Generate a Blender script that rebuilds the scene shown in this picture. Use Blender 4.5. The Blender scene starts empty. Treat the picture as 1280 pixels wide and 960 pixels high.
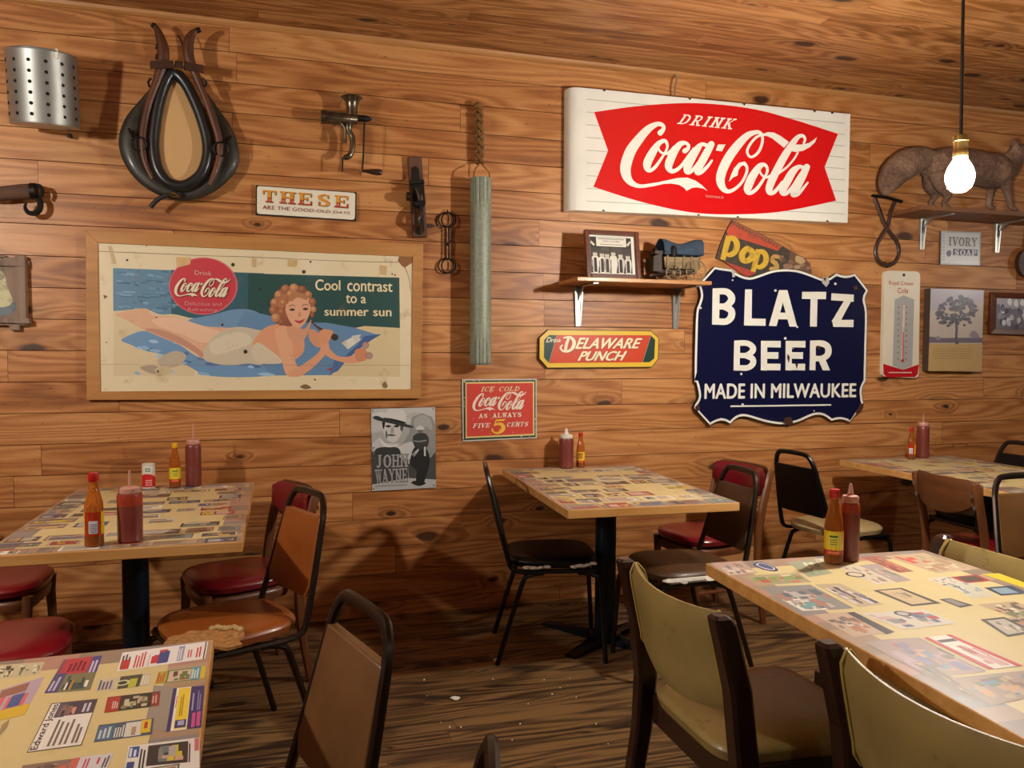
import bpy, bmesh, math, random
from mathutils import Vector, Matrix
from mathutils.geometry import tessellate_polygon

S = bpy.context.scene
COL = S.collection

# ------------------------------------------------------------------ camera
D, H, F = 4.12, 1.38, 985.0
YAW, PITCH, ROLL = map(math.radians, (16.35, 2.2, 0.25))
_f = Vector((math.sin(YAW), math.cos(YAW), 0)); _r = Vector((math.cos(YAW), -math.sin(YAW), 0)); _u = Vector((0, 0, 1))
FW = _f*math.cos(PITCH) - _u*math.sin(PITCH)
_u2 = _u*math.cos(PITCH) + _f*math.sin(PITCH)
RT = _r*math.cos(ROLL) + _u2*math.sin(ROLL)
UP = -_r*math.sin(ROLL) + _u2*math.cos(ROLL)
CAM = Vector((0, -D, H))
cd = bpy.data.cameras.new('camera'); cam = bpy.data.objects.new('camera', cd); COL.objects.link(cam)
m = Matrix((RT, UP, -FW)).transposed().to_4x4(); m.translation = CAM
cam.matrix_world = m
cd.sensor_width = 36.0; cd.lens = 36.0*F/1280.0; cd.clip_start = 0.05
S.camera = cam

# ------------------------------------------------------------------ light
S.view_settings.view_transform = 'Standard'; S.view_settings.look = 'None'
S.view_settings.gamma = 1.0; S.view_settings.use_curve_mapping = False
S.view_settings.exposure = 0.44
world = bpy.data.worlds.new('world'); S.world = world; world.use_nodes = True
world.node_tree.nodes['Background'].inputs[0].default_value = (1.0, 0.85, 0.68, 1)
world.node_tree.nodes['Background'].inputs[1].default_value = 0.02
WARM = (1.0, 0.94, 0.84)
BULB_POS = Vector((2.253, -1.92, 2.0))
def lamp(name, loc, power, radius=0.05):
    l = bpy.data.lights.new(name, 'POINT'); l.energy = power; l.color = WARM; l.shadow_soft_size = radius
    o = bpy.data.objects.new(name, l); COL.objects.link(o); o.location = loc
    return o
lamp('bulb_and_fill_light', (-1.95, -2.15, 2.2), 100)      # next bulbs of the same row, outside the frame
lamp('bulb_and_fill_light', (6.4, -2.1, 2.15), 26)
lamp('bulb_and_fill_light', (0.35, -5.0, 2.35), 9)       # unseen fill lamps added behind the camera, this and the next two
lamp('bulb_and_fill_light', (3.4, -5.2, 2.35), 6)
lamp('bulb_and_fill_light', (-2.8, -5.2, 2.35), 8)
BULB_EMIT = 1050.0

# ------------------------------------------------------------------ helpers
def ray(px, py):
    return FW + RT*((px-640)/F) - UP*((py-480)/F)
def W(px, py, y=0.0):                    # photo point -> world point on the vertical plane y
    d = ray(px, py); return CAM + d*((y-CAM.y)/d.y)
def G(px, py, z=0.0):                    # photo point -> world point at height z
    d = ray(px, py); return CAM + d*((z-CAM.z)/d.z)
def PXM(y=0.0, px=640, py=300):          # metres per photo pixel on the plane y, near a photo point
    return ((W(px+1, py, y)-W(px-1, py, y)).length+(W(px, py+1, y)-W(px, py-1, y)).length)/4
def lin(h, a=1.0):
    h = h.lstrip('#'); v = [int(h[i:i+2], 16)/255 for i in (0, 2, 4)]
    return tuple((c/12.92 if c <= .04045 else ((c+.055)/1.055)**2.4) for c in v) + (a,)

def tag(o, label=None, cat=None, group=None, kind=None):
    if label: o['label'] = label
    if cat: o['category'] = cat
    if group: o['group'] = group
    if kind: o['kind'] = kind
    return o
def thing(name, label, cat, loc=(0, 0, 0), rz=0.0, group=None):
    o = bpy.data.objects.new(name, None); COL.objects.link(o)
    o.location = loc; o.rotation_euler = (0, 0, rz); o.empty_display_size = .1
    return tag(o, label, cat, group)
def part(name, bm, mats, parent=None, world=False, smooth=True, label=None, bevel=0.0):
    if world and parent is not None:
        bmesh.ops.translate(bm, vec=-Vector(parent.location), verts=bm.verts[:])
    me = bpy.data.meshes.new(name)
    bm.to_mesh(me); bm.free()
    for mt in (mats if isinstance(mats, (list, tuple)) else [mats]): me.materials.append(mt)
    if smooth:
        for p in me.polygons: p.use_smooth = True
        try: me.set_sharp_from_angle(angle=math.radians(38))
        except Exception: pass
    o = bpy.data.objects.new(name, me); COL.objects.link(o)
    if parent is not None: o.parent = parent
    if label: o['label'] = label
    if bevel:
        b = o.modifiers.new('bevel', 'BEVEL'); b.width = bevel; b.segments = 2; b.limit_method = 'ANGLE'
    return o
def copy_tree(o, parent=None):
    c = o.copy(); COL.objects.link(c); c.parent = parent
    if parent is not None: c.matrix_parent_inverse = o.matrix_parent_inverse.copy()
    for ch in list(o.children): copy_tree(ch, c)
    return c

def box(bm, x0, y0, z0, x1, y1, z1):
    v = [bm.verts.new(p) for p in ((x0,y0,z0),(x1,y0,z0),(x1,y1,z0),(x0,y1,z0),(x0,y0,z1),(x1,y0,z1),(x1,y1,z1),(x0,y1,z1))]
    for f in ((3,2,1,0),(4,5,6,7),(0,1,5,4),(1,2,6,5),(2,3,7,6),(3,0,4,7)): bm.faces.new([v[i] for i in f])
    return v
def hexa(bm, bot, top):
    v = [bm.verts.new(p) for p in list(bot)+list(top)]; n = len(bot)
    bm.faces.new(v[:n][::-1]); bm.faces.new(v[n:])
    for i in range(n): j = (i+1) % n; bm.faces.new((v[i], v[j], v[n+j], v[n+i]))
    bmesh.ops.recalc_face_normals(bm, faces=bm.faces[:])
def cr(pts, n=8, closed=False):          # Catmull-Rom through points of any dimension
    P = [tuple(p) for p in pts]; out = []
    N = len(P)
    for i in range(N if closed else N-1):
        if closed: a, b, c, d = P[i-1], P[i], P[(i+1) % N], P[(i+2) % N]
        else: a, b, c, d = P[max(i-1, 0)], P[i], P[i+1], P[min(i+2, N-1)]
        for k in range(n):
            t = k/n
            out.append(tuple(.5*(2*b[q]+(c[q]-a[q])*t+(2*a[q]-5*b[q]+4*c[q]-d[q])*t*t+(3*b[q]-a[q]-3*c[q]+d[q])*t**3) for q in range(len(b))))
    if not closed: out.append(P[-1])
    return out
def tube(bm, pts, rad, seg=8, closed=False, flat=1.0, caps=True, upv=None):
    P = [Vector(p) for p in pts]; n = len(P)
    R = rad if isinstance(rad, (list, tuple)) else [rad]*n
    rings = []; prev = None
    for i in range(n):
        if closed: t = P[(i+1) % n]-P[i-1]
        else: t = P[min(i+1, n-1)]-P[max(i-1, 0)]
        if t.length < 1e-9: t = Vector((0, 0, 1))
        t.normalize()
        if upv is not None:
            a = Vector(upv) - t*t.dot(Vector(upv))
        elif prev is None:
            a = Vector((0, 0, 1)) if abs(t.z) < .9 else Vector((1, 0, 0)); a = a - t*t.dot(a)
        else: a = prev - t*t.dot(prev)
        if a.length < 1e-6: a = t.orthogonal()
        a.normalize(); prev = a; b = t.cross(a)
        rings.append([bm.verts.new(P[i] + (a*math.cos(2*math.pi*k/seg)*flat + b*math.sin(2*math.pi*k/seg))*R[i]) for k in range(seg)])
    for i in range(n if closed else n-1):
        A, B = rings[i], rings[(i+1) % n]
        for k in range(seg): bm.faces.new((A[k], A[(k+1) % seg], B[(k+1) % seg], B[k]))
    if caps and not closed:
        bm.faces.new(rings[0][::-1]); bm.faces.new(rings[-1])
    return rings
def lathe(bm, prof, c=(0, 0, 0), seg=24, axis='z', cap=True):
    c = Vector(c); rings = []
    for r, h in prof:
        ring = []
        for k in range(seg):
            a = 2*math.pi*k/seg; x, y = r*math.cos(a), r*math.sin(a)
            p = {'z': (x, y, h), 'y': (x, h, y), 'x': (h, x, y)}[axis]
            ring.append(bm.verts.new(c+Vector(p)))
        rings.append(ring)
    for A, B in zip(rings, rings[1:]):
        for k in range(seg): bm.faces.new((A[k], A[(k+1) % seg], B[(k+1) % seg], B[k]))
    if cap: bm.faces.new(rings[0][::-1]); bm.faces.new(rings[-1])
    bmesh.ops.recalc_face_normals(bm, faces=bm.faces[:])
def ball(bm, c, r, sc=(1, 1, 1), seg=12):
    g = bmesh.ops.create_uvsphere(bm, u_segments=seg, v_segments=seg//2+2, radius=r)
    for v in g['verts']: v.co = Vector((v.co.x*sc[0], v.co.y*sc[1], v.co.z*sc[2])) + Vector(c)
def slab(bm, pts, depth):                # outline (world points facing the room) pushed back in +y by depth
    n = len(pts); P = [Vector(p) for p in pts]
    tri = tessellate_polygon([P])
    a = [bm.verts.new(p) for p in P]; b = [bm.verts.new(p+Vector((0, depth, 0))) for p in P]
    for t in tri:
        bm.faces.new([a[i] for i in t]); bm.faces.new([b[i] for i in reversed(t)])
    for i in range(n): j = (i+1) % n; bm.faces.new((a[i], a[j], b[j], b[i]))
    bmesh.ops.recalc_face_normals(bm, faces=bm.faces[:])

# ------------------------------------------------------------------ materials
def nt(name):
    m = bpy.data.materials.new(name); m.use_nodes = True
    t = m.node_tree; b = t.nodes['Principled BSDF']
    return m, t, b
class N:                                  # tiny node helper
    def __init__(s, t): s.t = t
    def n(s, typ, **k):
        x = s.t.nodes.new(typ)
        for a, v in k.items(): setattr(x, a, v)
        return x
    def put(s, sock, v):
        if isinstance(v, bpy.types.NodeSocket): s.t.links.new(v, sock)
        else: sock.default_value = v
    def math(s, op, a, b=0.0, c=0.0):
        x = s.n('ShaderNodeMath', operation=op)
        s.put(x.inputs[0], a); s.put(x.inputs[1], b); s.put(x.inputs[2], c); return x.outputs[0]
    def comb(s, x, y, z):
        c = s.n('ShaderNodeCombineXYZ'); s.put(c.inputs[0], x); s.put(c.inputs[1], y); s.put(c.inputs[2], z); return c.outputs[0]
    def noise(s, vec, scale=1, detail=4, rough=.55, dist=0):
        x = s.n('ShaderNodeTexNoise'); s.put(x.inputs['Vector'], vec)
        x.inputs['Scale'].default_value = scale; x.inputs['Detail'].default_value = detail
        x.inputs['Roughness'].default_value = rough; x.inputs['Distortion'].default_value = dist
        return x.outputs['Fac']
    def white(s, vec):
        x = s.n('ShaderNodeTexWhiteNoise', noise_dimensions='3D'); s.put(x.inputs['Vector'], vec); return x.outputs['Value']
    def ramp(s, fac, stops):
        x = s.n('ShaderNodeValToRGB'); e = x.color_ramp.elements
        while len(e) < len(stops): e.new(.5)
        for i, (p, c) in enumerate(stops): e[i].position = p; e[i].color = c if len(c) == 4 else tuple(c)+(1,)
        s.put(x.inputs[0], fac); return x.outputs[0]
    def mix(s, fac, a, b, blend='MIX'):
        x = s.n('ShaderNodeMix', data_type='RGBA', blend_type=blend)
        s.put(x.inputs[0], fac); s.put(x.inputs[6], a); s.put(x.inputs[7], b); return x.outputs[2]
    def coords(s):
        return s.n('ShaderNodeTexCoord').outputs['Object']
    def bump(s, h, strength=.3, dist=.002):
        x = s.n('ShaderNodeBump'); s.put(x.inputs['Height'], h)
        x.inputs['Strength'].default_value = strength; x.inputs['Distance'].default_value = dist; return x.outputs[0]
G1 = lambda v: (v, v, v, 1)

def plank_mat(name, cross, pitch, off, length, light, mid, dark, knot, rough=.5, contrast=1.0, knots=.5, fine=1.0, wear=0.0, seam=True):
    m, t, b = nt(name); k = N(t)
    sep = k.n('ShaderNodeSeparateXYZ'); t.links.new(k.coords(), sep.inputs[0])
    u = sep.outputs['X']; v = sep.outputs[cross]
    row = k.math('FLOOR', k.math('DIVIDE', k.math('SUBTRACT', v, off), pitch))
    r1 = k.white(k.comb(row, 3.3, 1.7))
    ul = k.math('ADD', k.math('DIVIDE', u, length), k.math('MULTIPLY', r1, 7.31))
    seg = k.math('FLOOR', ul); fr = k.math('FRACT', ul)
    rb = k.white(k.comb(row, seg, 5.1)); rc = k.white(k.comb(row, seg, 9.4)); rd = k.white(k.comb(row, seg, 2.2))
    uo = k.math('ADD', u, k.math('MULTIPLY', rb, 61.0)); vo = k.math('ADD', v, k.math('MULTIPLY', rc, 37.0))
    # knots
    vor = k.n('ShaderNodeTexVoronoi', feature='F1', voronoi_dimensions='2D'); vor.inputs['Scale'].default_value = 1.0
    wob = k.noise(k.comb(uo, vo, 0.0), 14, 2)
    k.put(vor.inputs['Vector'], k.comb(k.math('ADD', k.math('MULTIPLY', uo, 2.3), k.math('MULTIPLY', wob, .05)), k.math('ADD', k.math('MULTIPLY', vo, 5.2), k.math('MULTIPLY', wob, .12)), 0.0))
    kd = vor.outputs['Distance']; sc = k.n('ShaderNodeSeparateColor'); t.links.new(vor.outputs['Color'], sc.inputs[0])
    has = k.math('LESS_THAN', sc.outputs[0], knots)
    size = k.math('MULTIPLY_ADD', sc.outputs[1], .13, .03)
    kn = k.math('DIVIDE', kd, size)
    kmask = k.math('MULTIPLY', has, k.math('MINIMUM', 1.0, k.math('MAXIMUM', 0.0, k.math('MULTIPLY', k.math('SUBTRACT', 1.15, kn), 2.2))))
    khalo = k.math('MULTIPLY', has, k.math('MAXIMUM', 0.0, k.math('SUBTRACT', 1.0, k.math('DIVIDE', kn, 4.0))))
    # cathedral grain: contour lines of a long, soft noise field bent round the knots
    fld = k.noise(k.comb(k.math('MULTIPLY', uo, .55), k.math('MULTIPLY', vo, 5.0), rd), 1.0, 2, .4)
    fld = k.math('ADD', fld, k.math('MULTIPLY', khalo, .16))
    ring = k.math('SINE', k.math('MULTIPLY', fld, 95.0))
    ring = k.math('MULTIPLY_ADD', ring, .5, .5)
    streak = k.noise(k.comb(k.math('MULTIPLY', uo, 3.0), k.math('MULTIPLY', vo, 95*fine), rd), 1.0, 6, .7)
    blot = k.noise(k.comb(k.math('MULTIPLY', uo, 1.4), k.math('MULTIPLY', vo, 6.0), 3.0), 1.0, 4, .6)
    g = k.math('ADD', k.math('MULTIPLY', ring, .20*contrast), k.math('MULTIPLY', streak, .50*contrast))
    g = k.math('ADD', g, k.math('MULTIPLY', blot, .45))
    g = k.math('ADD', g, k.math('MULTIPLY', k.math('SUBTRACT', rb, .5), .24))
    g = k.math('SUBTRACT', g, .05+.10*(contrast-1))
    col = k.ramp(g, [(.18, dark), (.5, mid), (.85, light)])
    col = k.mix(k.math('MULTIPLY', khalo, .35), col, knot)
    col = k.mix(k.math('MULTIPLY', kmask, .88), col, knot)
    if wear:
        sp = k.noise(k.comb(k.math('MULTIPLY', u, 26.0), k.math('MULTIPLY', v, 55.0), 7.0), 1.0, 3, .7)
        zone = k.noise(k.comb(u, v, 1.0), 1.3, 2)
        spm = k.math('MULTIPLY', k.math('GREATER_THAN', sp, .66), k.math('GREATER_THAN', zone, .46))
        col = k.mix(k.math('MULTIPLY', spm, wear), col, knot)
    if seam:
        e = k.math('MULTIPLY', k.math('MINIMUM', fr, k.math('SUBTRACT', 1.0, fr)), length)
        j = k.math('LESS_THAN', e, .0011)
        vv = k.math('FRACT', k.math('DIVIDE', k.math('SUBTRACT', v, off), pitch))
        ev = k.math('MULTIPLY', k.math('MINIMUM', vv, k.math('SUBTRACT', 1.0, vv)), pitch)
        j = k.math('MAXIMUM', j, k.math('LESS_THAN', ev, .0011))
        col = k.mix(k.math('MULTIPLY', j, .85), col, lin('1c0f06'))
    k.put(b.inputs['Base Color'], col)
    b.inputs['Roughness'].default_value = rough
    b.inputs['Specular IOR Level'].default_value = .35
    k.put(b.inputs['Normal'], k.bump(k.math('ADD', streak, k.math('MULTIPLY', ring, .5)), .25, .002))
    return m
def wood(name, light, dark, rough=.45, sc=1.0, axis='x', coat=0.0):
    m, t, b = nt(name); k = N(t)
    sep = k.n('ShaderNodeSeparateXYZ'); t.links.new(k.coords(), sep.inputs[0])
    a = {'x': (2, 40, 40), 'y': (40, 2, 40), 'z': (40, 40, 2)}[axis]
    vec = k.comb(*[k.math('MULTIPLY', sep.outputs[i], a[i]*sc) for i in range(3)])
    f = k.noise(vec, 1, 5, .6)
    f2 = k.noise(k.coords(), 5*sc, 3)
    g = k.math('ADD', k.math('MULTIPLY', f, .7), k.math('MULTIPLY', f2, .3))
    k.put(b.inputs['Base Color'], k.ramp(g, [(.3, lin(dark)), (.7, lin(light))]))
    b.inputs['Roughness'].default_value = rough
    b.inputs['Coat Weight'].default_value = coat; b.inputs['Coat Roughness'].default_value = .2
    k.put(b.inputs['Normal'], k.bump(f, .2, .001))
    return m
def solid(name, hexc, rough=.5, metal=0.0, var=.12, vs=14.0, coat=0.0, spec=.5, bump=0.0, stain=None, stain_at=.62):
    m, t, b = nt(name); k = N(t)
    c = lin(hexc); f = k.noise(k.coords(), vs, 5, .6)
    lo = tuple(x*(1-var*2) for x in c[:3])+(1,); hi = tuple(min(1, x*(1+var)) for x in c[:3])+(1,)
    col = k.ramp(f, [(.3, lo), (.7, hi)])
    if stain:
        s2 = k.noise(k.coords(), vs*.7+3, 6, .7)
        col = k.mix(k.ramp(s2, [(stain_at, G1(0)), (stain_at+.06, G1(1))]), col, lin(stain))
    k.put(b.inputs['Base Color'], col)
    b.inputs['Roughness'].default_value = rough; b.inputs['Metallic'].default_value = metal
    b.inputs['Coat Weight'].default_value = coat; b.inputs['Coat Roughness'].default_value = .15
    b.inputs['Specular IOR Level'].default_value = spec
    if bump: k.put(b.inputs['Normal'], k.bump(f, bump, .002))
    return m
def print_mat(name, rough=.4, coat=0.0, grime=.25, grime_col='6b4a2a', gs=9.0, thr=.6):
    m, t, b = nt(name); k = N(t)
    a = k.n('ShaderNodeAttribute', attribute_name='Col')
    f = k.noise(k.coords(), gs, 6, .65)
    mask = k.ramp(f, [(thr, G1(0)), (thr+.12, G1(1))])
    col = k.mix(k.math('MULTIPLY', mask, grime), a.outputs['Color'], lin(grime_col))
    k.put(b.inputs['Base Color'], col); b.inputs['Roughness'].default_value = rough
    b.inputs['Coat Weight'].default_value = coat; b.inputs['Coat Roughness'].default_value = .12
    return m

M = {}
M['wall'] = plank_mat('wall_pine_boards', 'Z', .1455, .0755, 2.6, lin('c48c56'), lin('a36838'), lin('6c3e20'), lin('2a140b'), rough=.42, contrast=1.3, knots=.2, wear=.45)
M['ceiling'] = plank_mat('ceiling_pine_boards', 'Y', .089, 0.0, 3.1, lin('b98350'), lin('8a5629'), lin('522f15'), lin('24120a'), rough=.5, contrast=1.35, knots=.3)
M['floor'] = plank_mat('floor_dark_boards', 'Y', .083, 0.0, 2.3, lin('7a5c38'), lin('33241a'), lin('120c08'), lin('0c0705'), rough=.45, contrast=1.7, knots=.2, fine=.8)
M['room'] = wood('far_wall_boards', '86603a', '5a3a20', .6)
M['table_edge'] = wood('table_edge_pine', 'd9a767', 'b07a3c', .4, .7, 'x', .2)
M['print'] = print_mat('laminate_print', .38, .15, .1)
M['enamel'] = print_mat('enamel_print', .22, .3, .25, '4a2a18', 16, .68)
M['paper'] = print_mat('aged_paper_print', .5, .12, .35, '8a6236', 13, .6)
M['tin'] = print_mat('tin_print', .3, .2, .2, '3a2a20', 30, .66)
M['matte'] = print_mat('faded_board_print', .7, 0, .5, '5a4030', 26, .52)
M['sign_edge'] = solid('dark_steel_edge', '2a2018', .6, .4, stain='5a3218')
M['frame_ply'] = wood('plywood_frame', 'c08a48', '9a6630', .5, .6)
M['steel_black'] = solid('black_painted_steel', '14171a', .35, .3, .1)
M['pedestal'] = solid('dark_blue_black_steel', '141f2a', .32, .4, .1)
M['bronze'] = solid('dark_bronze_tube', '3a302a', .28, .75, .12)
M['black_tube'] = solid('black_tube', '121313', .3, .4, .1)
M['brown_vinyl'] = solid('brown_vinyl', '6a4724', .42, 0, .1, 9, .15, bump=.05)
M['orange_vinyl'] = solid('orange_brown_vinyl', '8c4a18', .36, 0, .08, 8, .2, bump=.05)
M['black_vinyl'] = solid('black_vinyl', '0a0a0a', .38, 0, .1, 9, .0, .25)
M['tan_vinyl'] = solid('tan_vinyl', 'ab9468', .5, 0, .1, 9)
M['red_vinyl'] = solid('red_vinyl', '760f1a', .3, 0, .08, 7, .3)
M['maroon_vinyl'] = solid('maroon_vinyl', '700d1e', .26, 0, .08, 7, .4)
M['olive_vinyl'] = solid('olive_vinyl', '9c8850', .42, 0, .09, 6, .12, stain='7d6a38', stain_at=.63, bump=.06)
M['olive_pipe'] = solid('cream_piping', 'b0994f', .45, 0, .06)
M['dark_wood'] = wood('dark_walnut_frame', '3a211a', '180b08', .3, .8, 'z', .3)
M['chair_wood'] = wood('worn_brown_chair_wood', '7d4a26', '462310', .4, .8, 'z', .2)
M['brown_ply'] = wood('brown_bent_ply', '6b4022', '4a2812', .4, .6, 'y', .2)
M['foam'] = solid('torn_cream_stuffing', 'b79a66', .9, 0, .2, 40, bump=.4)
M['tape'] = solid('white_tape', 'c9c2b4', .6, 0, .15, 40)
M['alu'] = solid('brushed_aluminium', 'b0b0ac', .42, .85, .08, 6)
M['galv'] = solid('galvanised_steel', '8a9080', .55, .25, .12, 60, stain='70766a', bump=.1)
M['hole'] = solid('dark_hole', '080706', .9)
M['iron'] = solid('dark_cast_iron', '3a332c', .4, .75, .25, 30, bump=.3)
M['old_iron'] = solid('old_black_iron', '1e1b19', .5, .6, .2, 30, bump=.2)
M['tinned'] = solid('tinned_iron', '7a6f5c', .28, .9, .3, 18, stain='3a3024', bump=.15)
M['leather_black'] = solid('black_leather', '1c1d20', .34, 0, .15, 20, .1, bump=.15)
M['leather_brown'] = solid('brown_leather', '3f2418', .4, 0, .2, 25, .1, bump=.15)
M['leather_olive'] = solid('weathered_dark_leather', '2f2a22', .5, 0, .25, 16, .1, bump=.2)
M['hame'] = wood('worn_hame_wood', '6a3a1e', '35190c', .45, .8, 'z')
M['mirror'] = solid('tan_mirror_glass', 'd0a875', .3, .1, .03, 3)  # even tan base colour, only slightly reflective
M['brass'] = solid('old_brass', 'a8843c', .3, .9, .15, 20)
M['rope'] = solid('hemp_rope', '7a5428', .85, 0, .25, 60, bump=.5)
M['plane_wood'] = wood('old_plane_board', '6a4228', '3a2014', .6, 1, 'z')
M['shelf_wood'] = wood('pine_shelf', 'c68a48', '9a6230', .45, .6, 'x', .1)
M['shelf_dark'] = wood('brown_shelf', '8a5a38', '5a3822', .5, .6, 'x')
M['bracket'] = solid('zinc_bracket', 'b4b4b0', .3, .9, .08)
M['photo_frame'] = wood('photo_frame_wood', '6a3418', '44200e', .35, 1, 'x', .3)
M['gray_wood'] = wood('weathered_grey_wood', 'a08a78', '5e4a40', .8, 1, 'z')
M['canvas_edge'] = solid('canvas_edge', '4a3a30', .8)
M['canopy'] = solid('blue_canvas', '33475a', .85, 0, .2, 40, bump=.3)
M['wagon_wood'] = wood('wagon_wood', '9a8462', '6a5638', .7, 3, 'x')
M['wagon_dark'] = wood('wagon_dark_wood', '3a2414', '1e120a', .6, 3, 'x')
M['fur'] = None
M['ketchup'] = solid('ketchup_plastic', '74342c', .34, 0, .05, 6, .2)
M['ketchup_top'] = solid('ketchup_smeared_plastic', '9c3a22', .3, 0, .1, 20, .2)
M['cap_white'] = solid('white_plastic', 'd8d2c4', .4, 0, .03)
M['cap_pink'] = solid('pinkish_plastic', 'c08a7a', .4, 0, .06)
M['cap_red'] = solid('red_plastic', 'b01818', .35, 0, .05)
M['cap_yellow'] = solid('yellow_plastic', 'd8a41c', .35, 0, .05)
M['sauce'] = solid('hot_sauce', '7a1608', .2, 0, .05, 6, .3)
M['scrap'] = solid('white_paper', 'e8e4da', .7)
M['cord'] = solid('black_cord', '15130f', .5)
M['socket'] = solid('brass_socket', 'b89a5a', .3, .9, .1)
def glass_mat():
    m, t, b = nt('amber_bottle_glass')
    b.inputs['Base Color'].default_value = lin('d8863a'); b.inputs['Roughness'].default_value = .08
    b.inputs['Transmission Weight'].default_value = .75; b.inputs['IOR'].default_value = 1.3
    return m
M['glass'] = glass_mat()
def fur_mat():
    m, t, b = nt('grey_brown_fur'); k = N(t)
    f = k.noise(k.coords(), 60, 5, .7); f2 = k.noise(k.coords(), 7, 3)
    g = k.math('ADD', k.math('MULTIPLY', f, .5), k.math('MULTIPLY', f2, .5))
    k.put(b.inputs['Base Color'], k.ramp(g, [(.35, lin('4a362c')), (.5, lin('7a5c4a')), (.68, lin('a68a70'))]))  # fur tones lightened and muted, the bulb's glare put into the colour
    b.inputs['Roughness'].default_value = .9; k.put(b.inputs['Normal'], k.bump(f, .9, .01)); return m
M['fur'] = fur_mat()
def emit_mat():
    m, t, b = nt('glowing_bulb_glass')
    b.inputs['Base Color'].default_value = (1, 1, 1, 1)
    b.inputs['Emission Color'].default_value = WARM + (1,); b.inputs['Emission Strength'].default_value = BULB_EMIT
    return m
M['bulb'] = emit_mat()

# ------------------------------------------------------------------ flat print art
_tc = {}
def text2d(body, bold=0.0, shear=0.0, space=1.0, ls=1.0):
    key = (body, bold, shear, space)
    if key in _tc: return _tc[key]
    c = bpy.data.curves.new('t', 'FONT'); c.body = body; c.offset = bold; c.shear = shear; c.space_character = space
    c.align_x = 'CENTER'; c.space_line = ls; c.resolution_u = 4
    o = bpy.data.objects.new('t', c); COL.objects.link(o)
    dg = bpy.context.evaluated_depsgraph_get(); ev = o.evaluated_get(dg); me = ev.to_mesh()
    V = [(v.co.x, v.co.y) for v in me.vertices]; Fc = [tuple(p.vertices) for p in me.polygons]
    ev.to_mesh_clear(); bpy.data.objects.remove(o); bpy.data.curves.remove(c)
    x0 = min(v[0] for v in V); x1 = max(v[0] for v in V); y0 = min(v[1] for v in V); y1 = max(v[1] for v in V)
    V = [((x-x0)/(x1-x0), (y-y0)/(y1-y0)) for x, y in V]
    _tc[key] = (V, Fc); return _tc[key]

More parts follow.
